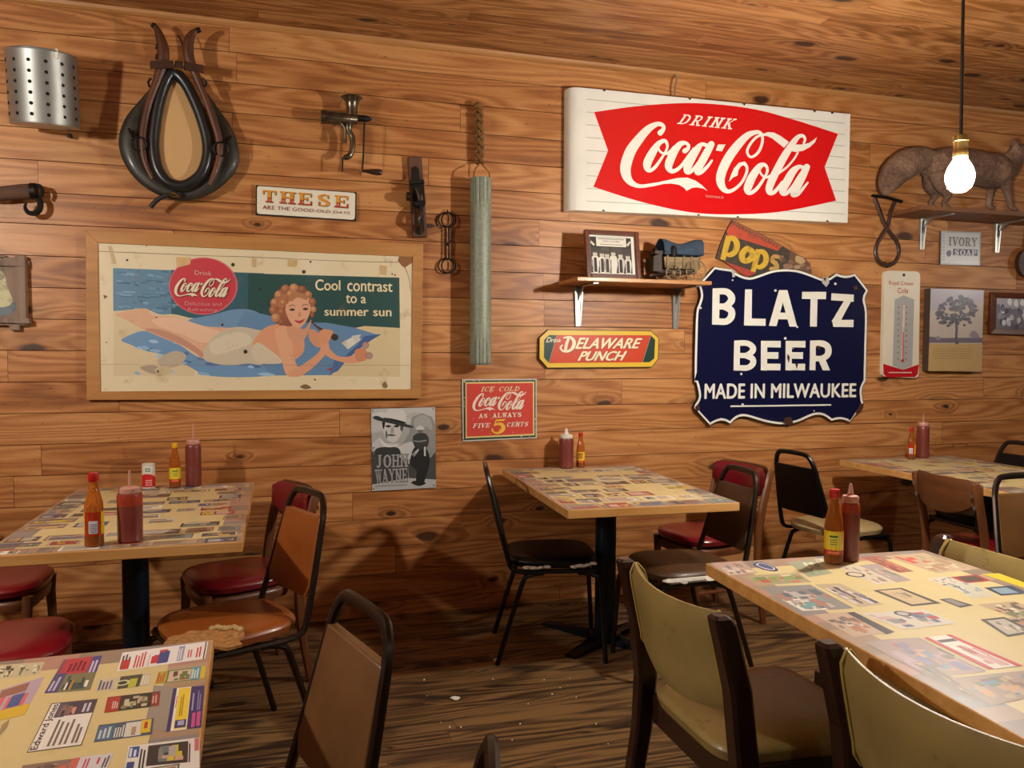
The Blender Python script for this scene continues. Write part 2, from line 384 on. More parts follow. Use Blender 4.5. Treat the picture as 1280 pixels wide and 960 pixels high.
SL = {}
def _sl():
    t, s, h = .22, .09, .11
    R = lambda a, b, c, d: ('p', [(a, b), (c, b), (c, d), (a, d)])
    def stem(cx, y0=0, y1=1, top=True, bot=True, e=.13):
        o = [R(cx-t/2, y0, cx+t/2, y1)]
        if top: o.append(R(cx-t/2-e, y1-h, cx+t/2+e, y1))
        if bot: o.append(R(cx-t/2-e, y0, cx+t/2+e, y0+h))
        return o
    L = lambda p, q, w: ('l', [p, q], w)
    K = lambda pts: ('s', pts)
    ft = lambda cx, y=0: R(cx-.2, y, cx+.2, y+h)
    SL['A'] = [L((.16, 0), (.46, 1), .11), L((.44, 1), (.78, 0), .24), R(.25, .27, .7, .38), ft(.18), ft(.8)]
    SL['C'] = [K([(.84, .72, .1), (.7, .9, .1), (.5, .95, .11), (.24, .8, .2), (.16, .5, .25), (.24, .2, .2), (.5, .05, .11), (.72, .1, .1), (.86, .28, .08)]), R(.78, .62, .88, .95)]
    SL['D'] = stem(.24)+[K([(.24, .945, .11), (.5, .94, .12), (.78, .76, .2), (.84, .5, .25), (.78, .24, .2), (.5, .06, .12), (.24, .055, .11)])]
    SL['E'] = stem(.24)+[R(.2, 1-h, .82, 1), R(.2, 0, .86, h), R(.2, .46, .62, .56), R(.76, .68, .86, 1), R(.8, 0, .9, .34), R(.55, .36, .64, .66)]
    SL['F'] = stem(.24)+[R(.2, 1-h, .82, 1), R(.2, .46, .62, .56), R(.74, .68, .84, 1), R(.55, .36, .64, .66)]
    SL['H'] = stem(.22)+stem(.78)+[R(.22, .45, .78, .56)]
    SL['I'] = stem(.5)
    SL['J'] = [K([(.6, .95, .24), (.6, .5, .24), (.58, .2, .22), (.4, .06, .14), (.2, .15, .16)]), R(.4, 1-h, .85, 1)]
    SL['K'] = stem(.24)+[L((.3, .42), (.8, .95), .1), L((.42, .55), (.85, .02), .23), R(.62, 1-h, .95, 1), ft(.85)]
    SL['L'] = stem(.26)+[R(.2, 0, .84, h), R(.76, 0, .87, .36)]
    SL['N'] = stem(.2, bot=True)+stem(.8)+[L((.16, .98), (.84, .03), .2)]
    SL['O'] = [K([(.5, .95, .11), (.22, .8, .2), (.14, .5, .25), (.22, .2, .2), (.5, .05, .11), (.78, .2, .2), (.86, .5, .25), (.78, .8, .2), (.5, .95, .11)])]
    SL['R'] = stem(.24)+[K([(.24, .945, .11), (.5, .945, .12), (.72, .84, .18), (.74, .66, .2), (.6, .5, .12), (.24, .48, .1)]), L((.5, .5), (.82, .02), .23), ft(.86)]
    SL['S'] = [K([(.78, .74, .1), (.68, .9, .11), (.48, .95, .12), (.24, .82, .19), (.26, .63, .22), (.5, .5, .24), (.74, .36, .22), (.76, .18, .19), (.52, .05, .12), (.28, .1, .11), (.2, .28, .1)]), R(.7, .66, .8, .97), R(.16, .03, .26, .36)]
    SL['T'] = stem(.5, top=False)+[R(.08, 1-h, .92, 1), R(.06, .66, .16, 1), R(.84, .66, .94, 1)]
    SL['V'] = [L((.2, 1), (.52, 0), .24), L((.5, 0), (.82, 1), .1), ft(.2, 1-h), ft(.82, 1-h)]
    SL['W'] = [L((.1, 1), (.32, 0), .18), L((.32, 0), (.5, .9), .08), L((.5, .9), (.7, 0), .18), L((.7, 0), (.9, 1), .08), ft(.12, 1-h), ft(.88, 1-h), ft(.5, 1-h)]
    SL['Y'] = [L((.18, 1), (.52, .45), .23), L((.5, .45), (.84, 1), .1), R(.4, 0, .62, .5), ft(.18, 1-h), ft(.84, 1-h), ft(.51)]
    SL['G'] = SL['C']+[R(.62, .1, .84, .45), R(.52, .38, .92, .47)]
    SL['P'] = stem(.24)+[K([(.24, .945, .11), (.5, .945, .12), (.74, .84, .18), (.78, .68, .2), (.66, .48, .12), (.24, .44, .1)])]
_sl()

class Art:
    def __init__(s, to3, mod=10**6, step=.02):
        s.k = 0; s.mod = mod; s.step = step
        s.bm = bmesh.new(); s.cl = s.bm.loops.layers.float_color.new('Col'); s.to3 = lambda x, y, L: to3(x, y, L+s.step*(s.k % s.mod))
    def _face(s, P, col):
        try: f = s.bm.faces.new(P)
        except ValueError: return
        for l in f.loops: l[s.cl] = col
    def poly(s, pts, col, L=1):
        c = lin(col) if isinstance(col, str) else col; s.k += 1
        Q = [Vector((p[0], p[1], 0)) for p in pts]
        V = [s.bm.verts.new(s.to3(p[0], p[1], L)) for p in pts]
        if len(pts) == 3 or len(pts) == 4 and s._convex(pts): s._face(V, c); return
        for t in tessellate_polygon([Q]): s._face([V[i] for i in t], c)
    @staticmethod
    def _convex(p):
        sg = 0
        for i in range(4):
            a, b, c = p[i], p[(i+1) % 4], p[(i+2) % 4]
            z = (b[0]-a[0])*(c[1]-b[1])-(b[1]-a[1])*(c[0]-b[0])
            if z*sg < 0: return False
            if z: sg = z
        return True
    def smooth(s, pts, col, L=1, n=6): s.poly(cr(pts, n, True), col, L)
    def stroke(s, pts, col, L=1, n=6, w=1.0, tr=None, cap=True):     # pts (x, y, width)
        c = lin(col) if isinstance(col, str) else col
        P = cr(pts, n) if len(pts) > 2 else list(pts); s.k += 1
        A, B = [], []
        for i, p in enumerate(P):
            a = P[max(i-1, 0)]; b = P[min(i+1, len(P)-1)]
            dx, dy = b[0]-a[0], b[1]-a[1]; l = math.hypot(dx, dy) or 1
            nx, ny = -dy/l*p[2]*w/2, dx/l*p[2]*w/2
            A.append((p[0]+nx, p[1]+ny)); B.append((p[0]-nx, p[1]-ny))
        f = tr or (lambda x, y: (x, y))
        va = [s.bm.verts.new(s.to3(*f(*q), L)) for q in A]; vb = [s.bm.verts.new(s.to3(*f(*q), L)) for q in B]
        for i in range(len(P)-1): s._face([va[i], va[i+1], vb[i+1], vb[i]], c)
        if cap:
            for p in (P[0], P[-1]): s.disc(p[0], p[1], p[2]*w/2, c, L+.25, tr=tr, n=10)
    def disc(s, x, y, r, col, L=1, ry=None, n=20, tr=None):
        f = tr or (lambda x, y: (x, y)); s.k += 1
        c = lin(col) if isinstance(col, str) else col
        V = [s.bm.verts.new(s.to3(*f(x+r*math.cos(2*math.pi*k/n), y+(ry or r)*math.sin(2*math.pi*k/n)), L)) for k in range(n)]
        s._face(V, c)
    def text(s, body, quad, col, L=2, bold=0.0, shear=0.0, space=1.0, grad=None):   # quad TL TR BR BL
        V, Fc = text2d(body, 0.0, shear, space); c = lin(col)
        tl, tr_, br, bl = quad
        def bi(u, v):
            x = (bl[0]*(1-u)+br[0]*u)*(1-v)+(tl[0]*(1-u)+tr_[0]*u)*v
            y = (bl[1]*(1-u)+br[1]*u)*(1-v)+(tl[1]*(1-u)+tr_[1]*u)*v
            return x, y
        e = bold*1.1/(.62*len(body)); g = bold*.9          # heavier strokes: the same outline struck again a hair aside
        for du, dv in (((0, 0),) if not bold else ((-e, 0), (e, 0), (0, g), (0, -g))):
            s.k += 1
            vv = [s.bm.verts.new(s.to3(*bi(u+du, v+dv), L)) for u, v in V]
            for f in Fc: s._face([vv[i] for i in f], c)
    def slab(s, body, quad, col, L=2, shear=0.0, gap=.08, arc=0.0, wt=1.0, col2=None):
        tl, tr_, br, bl = quad; n = len(body)
        adv = [.55 if ch in 'I' else (.5 if ch == ' ' else 1.0) for ch in body]; tot = sum(adv)+gap*(n-1)
        x = 0
        for ch, ad in zip(body, adv):
            if ch in SL:
                def f(gx, gy, x=x, ad=ad, off=(1-ad)/2 if ch == 'I' else 0):
                    u = (x+(gx-off))/tot + shear*(gy-.5)/tot; v = gy
                    px = (bl[0]*(1-u)+br[0]*u)*(1-v)+(tl[0]*(1-u)+tr_[0]*u)*v
                    py = (bl[1]*(1-u)+br[1]*u)*(1-v)+(tl[1]*(1-u)+tr_[1]*u)*v
                    return px, py - arc*4*u*(1-u)
                for it in SL[ch]:
                    if it[0] == 'p':
                        cc = col
                        if col2:
                            for (ya, yb, c3) in ((0, .42, col2), (.42, 1, col)):
                                q = [(a, min(max(b, ya), yb)) for a, b in it[1]]
                                if abs(q[0][1]-q[2][1]) > 1e-4: s.poly([f(*p) for p in q], c3, L)
                        else: s.poly([f(*p) for p in it[1]], cc, L)
                    elif it[0] == 'l': s.stroke([(a, b, it[2]) for a, b in it[1]], col, L, tr=f, cap=False, w=wt)
                    else: s.stroke(it[1], col, L, tr=f, cap=False, n=4, w=wt)
            x += ad+gap
def wall_art(d, base=0):                                     # photo pixel coordinates, on the plane d in front of the wall
    def f(px, py, L): 
        return W(px, py, -d-(L+base)*.00025)
    return Art(f)

# script lettering, traced stroke by stroke (x, y, width)
def script_strokes():
    A = lambda pts: [(770+x/8.73, 140+y/8.73, w/8.73) for x, y, w in pts]
    B = lambda pts: [(880+x/8, 140+y/8, w/8) for x, y, w in pts]
    st = [A([(483,228,60),(512,195,46),(520,162,38),(498,138,44),(445,133,52),(350,187,80),(240,310,102),(155,435,116),(106,590,118),(115,695,100),(165,770,68),(250,808,42),(340,804,36)]),
      A([(515,318,40),(465,345,58),(400,440,86),(345,550,92),(345,615,72),(375,637,42),(430,598,36),(500,500,28),(548,420,26),(560,365,30),(540,318,38),(505,315,44)]),
      A([(468,350,24),(462,395,22),(490,438,24),(540,456,28),(590,435,36),(640,390,50)]),
      A([(752,425,56),(785,398,42),(790,362,34),(755,338,40),(700,350,62),(640,425,82),(588,535,90),(575,600,78),(605,645,50),(660,632,42),(720,580,36),(790,480,30),(850,400,30)]),
      A([(985,362,42),(935,352,42),(890,400,72),(828,500,86),(782,595,88),(775,650,60),(810,652,45),(865,600,36),(940,490,30),(1000,390,36)]),
      A([(1040,352,72),(985,455,84),(925,565,84),(888,640,74),(898,668,48),(940,650,42),(1000,592,34),(1046,530,22)]),
      B([(588,222,24),(520,255,26),(460,325,26),(432,390,26),(450,440,26),(490,446,26),(548,395,28),(580,315,28),(584,245,28),(558,207,34),(515,203,42),(430,238,66),(322,350,88),(238,470,92),(178,600,92),(165,690,84),(190,760,64),(240,794,42),(310,768,32),(380,700,28),(424,610,28),(428,550,28),(402,512,34)]),
      B([(590,525,42),(550,550,62),(482,650,82),(440,750,82),(436,795,58),(470,808,40),(530,765,34),(590,680,28),(628,610,26),(632,562,28),(608,528,34),(575,530,48)]),
      B([(562,560,20),(560,600,20),(590,640,22),(630,654,24),(665,636,26)]),
      B([(998,312,22),(1010,272,26),(988,238,32),(940,250,44),(880,325,64),(800,450,76),(730,580,78),(672,700,78),(650,780,68),(672,812,44),(720,785,38),(785,700,28)]),
      B([(938,405,20),(900,470,20),(825,555,22),(730,620,28)]),
      B([(1000,558,36),(950,548,42),(890,595,72),(830,695,82),(787,780,72),(795,818,46),(835,805,38),(890,740,32),(960,630,30),(1010,565,34)]),
      B([(1028,550,64),(985,640,76),(930,750,76),(893,812,64),(902,832,42),(940,820,36),(990,765,28),(1038,705,18)])]
    pa = lambda pts: [(770+x/8.73, 140+y/8.73) for x, y in pts]
    pb = lambda pts: [(880+x/8, 140+y/8) for x, y in pts]
    po = [pa([(320,788),(450,768),(560,744),(680,718),(780,716),(870,750),(940,800),(1000,862),(955,836),(880,822),(830,828),(770,862),(745,830),(690,795),(600,780),(520,785),(420,808),(320,824)]),
      pb([(140,325),(215,325),(180,393),(118,385)]),
      pb([(400,497),(350,507),(300,562),(270,630),(250,695),(290,655),(335,635),(345,580),(368,545),(400,528)]),
      pb([(575,226),(640,200),(700,205),(770,242),(850,300),(800,358),(740,310),(680,262),(630,240),(585,240)]),
      pb([(905,325),(980,325),(1050,310),(1100,275),(1130,250),(1112,300),(1060,350),(990,388),(920,400),(868,390),(885,350)])]
    return st, po
def draw_script(art, col, L, quad=None, w=1.0):
    st, po = script_strokes()
    ref = [(775, 152.3), (1021.3, 171.2), (1021.3, 247.5), (775, 235.5)]      # the big sign's own lettering box
    # affine normalised through wall coordinates of the big sign
    def norm(x, y):
        p = W(x, y, -.1); a = W(775, 152.3, -.1); b = W(1021.3, 247.5, -.1)
        return (p.x-a.x)/(b.x-a.x), (p.z-b.z)/(a.z-b.z)
    if quad is None: f = None
    else:
        tl, tr_, br, bl = quad
        def f(x, y):
            u, v = norm(x, y)
            return ((bl[0]*(1-u)+br[0]*u)*(1-v)+(tl[0]*(1-u)+tr_[0]*u)*v, (bl[1]*(1-u)+br[1]*u)*(1-v)+(tl[1]*(1-u)+tr_[1]*u)*v)
    for i, s_ in enumerate(st): art.stroke(s_, col, L+.02*i, n=6, tr=f, w=w)
    for i, p in enumerate(po): art.poly([f(*q) if f else q for q in p], col, L+.5+.03*i)

# ================================================================== SETTING
CZ = 2.985; XL, XR, YF = -4.2, 8.6, -8.0
def grooved(name, seams, lo, hi, axis, mat, thick, g=.0022, dpt=.005):
    """one boarded surface with real V grooves; axis 'z' = wall facing -y, 'yc' = ceiling facing down, 'yf' = floor facing up"""
    bm = bmesh.new(); prof = [(lo, 0.0)]
    for s in sorted(seams):
        if lo+.01 < s < hi-.01: prof += [(s-g, 0.0), (s, dpt), (s+g, 0.0)]
    prof.append((hi, 0.0))
    def P(x, c, d):
        if axis == 'z': return (x, d, c)
        if axis == 'yc': return (x, c, CZ+d)
        return (x, c, -d)
    A = [bm.verts.new(P(XL, c, d)) for c, d in prof]+[bm.verts.new(P(XL, hi, thick)), bm.verts.new(P(XL, lo, thick))]
    B = [bm.verts.new(P(XR, c, d)) for c, d in prof]+[bm.verts.new(P(XR, hi, thick)), bm.verts.new(P(XR, lo, thick))]
    n = len(A)
    for i in range(n): j = (i+1) % n; bm.faces.new((A[i], B[i], B[j], A[j]))
    bmesh.ops.recalc_face_normals(bm, faces=bm.faces[:])
    o = part(name, bm, mat, smooth=False); o['kind'] = 'structure'; return o
grooved('wall_back', [.0755+.1455*i for i in range(22)], 0, CZ, 'z', M['wall'], .12)
grooved('ceiling', [-.089*i for i in range(91)], YF, 0.12, 'yc', M['ceiling'], .12, .0015, .003)
grooved('floor', [-.083*i for i in range(97)], YF, 0.12, 'yf', M['floor'], .12, .0015, .003)
for nm, a in (('wall_left', (XL-.12, YF, 0, XL, .12, CZ)), ('wall_right', (XR, YF, 0, XR+.12, .12, CZ)), ('wall_front', (XL, YF-.12, 0, XR, YF, CZ))):
    bm = bmesh.new(); box(bm, *a); part(nm, bm, M['room'], smooth=False)['kind'] = 'structure'
bm = bmesh.new()
hexa(bm, [(XL, 0, CZ-.026), (XL, 0, CZ), (XL, -.026, CZ), (XL, -.022, CZ-.014), (XL, -.01, CZ-.024)], [(XR, 0, CZ-.026), (XR, 0, CZ), (XR, -.026, CZ), (XR, -.022, CZ-.014), (XR, -.01, CZ-.024)])
part('trim_1', bm, wood('ceiling_trim', 'c08a52', '93602f', .5, .5, 'x'), smooth=False)['kind'] = 'structure'

# ================================================================== TABLES
rnd = random.Random(7)
def ad_block(a, x, y, w, h, r, L=1.0):
    """one printed advertisement: paper, picture blocks and lines of type"""
    bg = r.choice(['e9e3d0', 'e2dbc6', 'd8d2c0', 'c9c2b2', 'd9c7a8', 'b8a58c', '3a3634', '50474a', 'a43a34', '38486e', '7d8a86', 'b59a7c', '8d8078'])
    dark = bg in ('3a3634', '50474a', 'a43a34', '38486e')
    ink = 'e6dfcc' if dark else r.choice(['2e2a2a', '3a3534', '7a2a26', '33406a', '4a4240'])
    R = lambda x0, y0, x1, y1, c, l: a.poly([(x+w*x0, y+h*y0), (x+w*x1, y+h*y0), (x+w*x1, y+h*y1), (x+w*x0, y+h*y1)], c, l)
    if r.random() < .5: R(-.03, -.05, 1.03, 1.05, '5a504a', L-.4)
    R(0, 0, 1, 1, bg, L)
    k = r.randrange(5)
    pics = ['6f7a6a', '8a6a52', '5a6a86', 'b08a6a', '4a4644', '9a3f36', 'caa46a', '6a5a52', '86948c', 'c8b02e']
    def lines(x0, y0, x1, y1, n):
        for i in range(n):
            yy = y1-(y1-y0)*(i+.15)/n; e = x1-(x1-x0)*r.uniform(0, .35)
            R(x0, yy-(y1-y0)/n*.5, e, yy, ink, L+.5)
    def pic(x0, y0, x1, y1):
        R(x0, y0, x1, y1, r.choice(pics), L+.5)
        for _ in range(6):
            u, v = r.uniform(x0, x1-.05), r.uniform(y0, y1-.1); ww, hh = (x1-x0)*r.uniform(.1, .35), (y1-y0)*r.uniform(.15, .5)
            R(u, v, min(u+ww, x1), min(v+hh, y1), r.choice(pics+['d8c8b0', '2a2626']), L+.7+_*.05)
    if k == 0: pic(.05, .1, .4, .9); lines(.46, .12, .95, .9, 5)
    elif k == 1: lines(.06, .62, .94, .92, 1); pic(.06, .08, .94, .55)
    elif k == 2: lines(.08, .1, .92, .9, 5)
    elif k == 3: R(0, .72, 1, 1, r.choice(['a43a34', '38486e', 'c8a83a', '4a5a4a']), L+.4); lines(.08, .08, .6, .66, 4); pic(.66, .08, .95, .66)
    else: pic(.03, .05, .97, .95)
def table_print(w, l, seed, custom=None, z=0.0):
    a = Art(lambda x, y, L: Vector((x, y, z+.0002+L*.0001)), 10**6, .012)
    r = random.Random(seed)
    hx, hy = w/2-.004, l/2-.004
    a.poly([(-hx, -hy), (hx, -hy), (hx, hy), (-hx, hy)], 'd3c28c', 0)
    # a photo border runs all round, ads in rows over it
    bd = .075
    for (x0, y0, x1, y1) in ((-hx, -hy+bd, -hx+bd, hy-bd), (hx-bd, -hy+bd, hx, hy-bd), (-hx, -hy, hx, -hy+bd), (-hx, hy-bd, hx, hy)):
        n = int(max(x1-x0, y1-y0)/.05)
        for i in range(n):
            if x1-x0 > y1-y0: q = (x0+(x1-x0)*i/n, y0, x0+(x1-x0)*(i+1)/n, y1)
            else: q = (x0, y0+(y1-y0)*i/n, x1, y0+(y1-y0)*(i+1)/n)
            a.poly([(q[0], q[1]), (q[2], q[1]), (q[2], q[3]), (q[0], q[3])], r.choice(['a58a72', '94806e', 'b39a7e', '8c7a6c', 'a99070', 'b08878', '8a8480']), .3)
    if custom: custom(a, r); return a.bm
    y = -hy+.012
    while y < hy-.05:
        h = r.uniform(.06, .105); x = -hx+.012
        if y+h > hy-.006: break
        while x < hx-.05:
            w_ = r.uniform(.075, .17)
            if x+w_ > hx-.008: w_ = hx-.008-x
            edge = min(x+hx, hx-x-w_, y+hy, hy-y-h)
            if w_ > .04 and r.random() < (.92 if edge < .09 else .6): ad_block(a, x, y, w_*.9, h*.82, r, 1.0)
            x += w_+.012
        y += h+.012
    return a.bm
def table(label, cx, cy, w, l, rz, seed, custom=None, height=.76, base_x=0, base_y=0, base_a=0):
    t = thing('dining_table', label, 'table', (cx, cy, 0), math.radians(rz), 'tables topped with printed advertisements')
    bm = bmesh.new(); box(bm, -w/2, -l/2, height-.036, w/2, l/2, height)
    part('tabletop', bm, M['table_edge'], t, smooth=False, bevel=.003)
    part('printed_laminate', table_print(w, l, seed, custom, height), M['print'], t, smooth=False)
    bm = bmesh.new(); lathe(bm, [(.05, .03), (.05, height-.05), (.05, height-.036)], (base_x, base_y, 0), 24)
    lathe(bm, [(.075, .025), (.075, .04), (.055, .05)], (base_x, base_y, 0), 24)
    box(bm, base_x-.16, base_y-.16, height-.048, base_x+.16, base_y+.16, height-.036)
    part('pedestal', bm, M['pedestal'], t)
    bm = bmesh.new()
    for a in (0, math.pi/2):
        L = .29 if a == 0 else .36; hw = .04; ca, sa = math.cos(a+math.radians(base_a)), math.sin(a+math.radians(base_a))
        P = lambda u, v, z: (base_x+ca*u-sa*v, base_y+sa*u+ca*v, z)
        hexa(bm, [P(-L, -hw*.7, 0.0), P(0, -hw, 0), P(L, -hw*.7, 0.0), P(L, hw*.7, 0.0), P(0, hw, 0), P(-L, hw*.7, 0.0)],
                 [P(-L, -hw*.7, .012), P(0, -hw, .032), P(L, -hw*.7, .012), P(L, hw*.7, .012), P(0, hw, .032), P(-L, hw*.7, .012)])
    part('cross_base', bm, M['pedestal'], t, smooth=False)
    return t
TL_ = dict(left=(-.505, -.79, .76, 1.24, 0.0), near=(-.502, -2.938, .76, 1.2, 2.0), mid=(1.492, -.645, .757, 1.15, -2.5), right=(1.556, -2.684, .76, 1.22, -3.0), back=(3.57, -.80, .8, 1.2, -1.5))
def loc_of(key, px, py, z=.76):           # photo point on a table top -> that table's own metres
    cx, cy, w, l, rz = TL_[key]; p = G(px, py, z); a = -math.radians(rz)
    x, y = p.x-cx, p.y-cy
    return (x*math.cos(a)-y*math.sin(a), x*math.sin(a)+y*math.cos(a))
def near_print(a, r):
    q = lambda pts: [loc_of('near', x/4.571, 780+y/4.571) for x, y in pts]
    def quad(tl, tr, br, bl, c, L=1): a.poly(q([tl, tr, br, bl]), c, L)
    def sub(Q, u0, v0, u1, v1, c, L):
        tl, tr, br, bl = [Vector(p) for p in q(Q)]
        f = lambda u, v: tuple((tl*(1-u)+tr*u)*(1-v)+(bl*(1-u)+br*u)*v)
        a.poly([f(u0, v0), f(u1, v0), f(u1, v1), f(u0, v1)], c, L)
    def lines(Q, u0, v0, u1, v1, n, c, L=2, vert=True):
        for i in range(n):
            t0 = i/n; t1 = (i+.55)/n; e = r.uniform(.7, 1)
            if vert: sub(Q, u0+(u1-u0)*t0, v0+(v1-v0)*(1-e), u0+(u1-u0)*t1, v1, c, L)
            else: sub(Q, u0, v0+(v1-v0)*t0, u0+(u1-u0)*e, v0+(v1-v0)*t1, c, L)
    def blobs(Q, u0, v0, u1, v1, n, cs, L=2.5):
        for i in range(n):
            u, v = r.uniform(u0, u1-.05), r.uniform(v0, v1-.1)
            sub(Q, u, v, min(u1, u+r.uniform(.04, .12)), min(v1, v+r.uniform(.1, .4)), r.choice(cs), L+i*.03)
    Q = [(-300,470),(255,300),(140,520),(-400,640)]
    quad(*Q, 'b9a5b4'); lines(Q, .5, .2, .95, .9, 5, 'd86a70'); sub(Q, .72, .35, .86, .7, '4a5f96', 3); sub(Q, .4, .72, 1, 1, 'd8b53a', 3); sub(Q, .55, .05, .85, .3, '9a6a5a', 3)
    Q = [(0,235),(255,218),(222,290),(-30,318)]; quad(*Q, 'c4bb98'); blobs(Q, .02, .1, .98, .9, 26, ['6a6a5a', '8a8a72', '4a4a42', 'd8d0b0'])
    Q = [(365,205),(585,180),(515,378),(252,398)]; quad(*Q, '8a4a62'); sub(Q, .1, 0, .75, .5, 'b8404a', 2); sub(Q, .78, 0, 1, .55, '4a4a86', 2); sub(Q, 0, .45, .28, 1, '50507a', 2.2); sub(Q, .28, .5, 1, 1, '7a7a5a', 2.3); blobs(Q, .3, .55, .98, .95, 14, ['d8c89a', '3a5a52', 'e8e4d8', 'b8863a', '2a3a4a']); lines(Q, .25, .08, .7, .42, 4, '7a2038', 3); lines(Q, .8, .08, .98, .5, 2, 'c8c4d8', 3); lines(Q, .05, .55, .24, .95, 2, 'b8b8d0', 3)
    Q = [(700,165),(1190,100),(1172,200),(668,272)]; quad(*Q, 'e8e4e0'); lines(Q, .02, .1, .13, .9, 3, '4a4a4a'); sub(Q, .03, .45, .12, .95, 'c23a34', 3); lines(Q, .17, .12, .3, .95, 4, 'c8484a'); sub(Q, .33, .3, .335, .98, '8a3a3a', 2); sub(Q, .36, .45, .44, .85, 'c0303a', 3); sub(Q, .44, .3, .5, .75, '3a4a8a', 3); sub(Q, .5, .25, .56, .7, '3a4a8a', 3.1); blobs(Q, .38, .15, .56, .9, 5, ['3a4a8a', '6a6a7a', 'c0303a']); sub(Q, .66, .1, .73, .9, '8a94b8', 2); lines(Q, .67, .15, .72, .85, 2, 'e8e4e0', 3); lines(Q, .78, .3, .84, .8, 2, 'c8585a'); lines(Q, .88, .12, .95, .85, 2, 'c8484a'); sub(Q, .97, 0, .985, 1, '3a3a3a', 2)
    Q = [(568,318),(870,280),(848,350),(545,390)]; quad(*Q, 'c9bda0'); lines(Q, .03, .1, .3, .9, 4, '5a5f86'); sub(Q, .4, 0, .82, 1, '4a4a3a', 2); a.disc(*q([(700, 338)])[0], .014, 'c8c89a', 2.6); a.disc(*q([(700, 338)])[0], .008, '3a3a2a', 2.8); sub(Q, .6, .3, .75, 1, 'b8b83a', 3); lines(Q, .84, .1, 1, .9, 3, 'e0d8c8', 3)
    Q = [(905,275),(1178,240),(1168,312),(885,345)]; quad(*Q, '6a8a52'); sub(Q, 0, 0, .2, 1, 'b8a83a', 2); lines(Q, .02, .1, .18, .9, 3, 'c04a2a', 3); sub(Q, .24, .1, .7, .95, 'd0b8a0', 2); blobs(Q, .28, .15, .68, .9, 10, ['6a7a4a', 'a84a3a', '5a4a3a']); sub(Q, .7, 0, .9, 1, '4a9ab0', 2); lines(Q, .72, .1, .88, .9, 3, 'd8e0d0', 3); sub(Q, .9, 0, 1, 1, 'd8b82a', 2)
    Q = [(945,350),(1165,352),(1150,590),(880,620)]; quad(*[(880,352),(1000,360),(960,615),(820,600)], '9a8f82', .8)
    Q = [(990,370),(1168,352),(1150,592),(948,618)]; quad(*Q, '3a3468'); sub(Q, .12, .0, .58, 1, 'e8e2d4', 2); sub(Q, .2, .02, .56, .97, 'e6cc3a', 2.3); lines(Q, .16, .1, .2, .5, 1, 'c8384a', 3); lines(Q, .3, .12, .42, .7, 2, 'a8742a', 3); sub(Q, .22, .78, .54, .95, '3a3a7a', 3.2); sub(Q, .3, .8, .48, .9, 'a8a8c8', 3.4); lines(Q, .66, .12, .74, .6, 1, 'a8a4d0', 3); lines(Q, .82, .1, .95, .6, 2, '8a86b8', 3); sub(Q, .7, .66, .8, .98, 'c8508a', 3); sub(Q, .84, .64, .95, .96, 'c8508a', 3)
    Q = [(615,420),(918,385),(908,468),(595,510)]; quad(*Q, '3a342c'); sub(Q, 0, 0, .25, 1, 'a8382e', 2); lines(Q, .12, .3, .24, .8, 3, 'd8c0b0', 3); blobs(Q, .28, .1, .8, .9, 18, ['8a8468', 'b8a888', '5a5040', 'c8bca0']); sub(Q, .84, .05, 1, 1, '8a3a2e', 2.2); lines(Q, .86, .2, .97, .8, 2, 'd8a090', 3.2)
    Q = [(565,580),(880,538),(868,632),(535,678)]; quad(*Q, '4a5a6a'); sub(Q, 0, .1, .3, .95, '52708a', 2); lines(Q, .05, .15, .28, .85, 3, 'b8c8d0', 3); lines(Q, .32, .1, .5, .9, 4, 'd0d4cc', 3); sub(Q, .5, .1, .8, .95, 'd0d0c4', 2.5); sub(Q, .78, .05, .96, .85, 'd8b83a', 3); sub(Q, .84, .2, .9, .6, 'b0402e', 3.4); sub(Q, .62, .4, .7, .9, 'b08a7a', 3.3)
    Q = [(298,460),(555,432),(462,690),(160,732)]; quad(*[(294,455),(560,428),(466,695),(152,738)], '6a5e4a', .8); quad(*Q, 'e6e2da'); sub(Q, .18, 0, 1, .32, '4a4456', 2); sub(Q, .18, .02, .4, .34, '5a5a6a', 2.2); blobs(Q, .25, .04, .6, .3, 8, ['c89a86', '8a6a5e', '3a3440']); lines(Q, .75, .06, .95, .28, 2, 'c8c4d0', 3)
    tl, tr, br, bl = [Vector(p) for p in q(Q)]
    f = lambda u, v: tuple((tl*(1-u)+tr*u)*(1-v)+(bl*(1-u)+br*u)*v)
    a.text('Edward Jones', [f(.02, .98), f(.02, .02), f(.2, .02), f(.2, .98)], '262424', 4, .012, 0)
    for i, (u, e) in enumerate(((.32, .95), (.42, .9), (.54, .86), (.64, .92), (.78, .8), (.86, .72))): sub(Q, u, 1-e+.35, u+.05, .95, '77736c', 3)
    Q = [(735,700),(1140,650),(1140,823),(705,860)]; quad(*Q, 'dedad2'); sub(Q, .02, .05, .16, .45, '3a5a96', 2); lines(Q, .03, .1, .15, .42, 2, 'd0d8e8', 3); sub(Q, .02, .6, .12, 1, '3a4a86', 2); lines(Q, .18, .05, .27, 1, 2, '3a3a3a'); sub(Q, .28, .08, .84, .8, '3a3636', 2); blobs(Q, .4, .15, .8, .7, 22, ['8a8078', 'c8a08a', 'b0a8a0', '6a7a7a', 'c8b83a']); sub(Q, .84, .02, .9, .9, 'ded8d0', 3); lines(Q, .85, .1, .89, .8, 1, '4a4444', 3.2); sub(Q, .93, .02, .99, .45, 'c86a70', 3)
    Q = [(455,765),(648,738),(610,830),(420,850)]; quad(*Q, 'd0ccd0'); lines(Q, .2, .1, .4, .8, 2, 'c8506a'); sub(Q, .6, .2, .66, .6, 'b8304a', 3); lines(Q, .8, .1, .98, .9, 2, '4a4650')
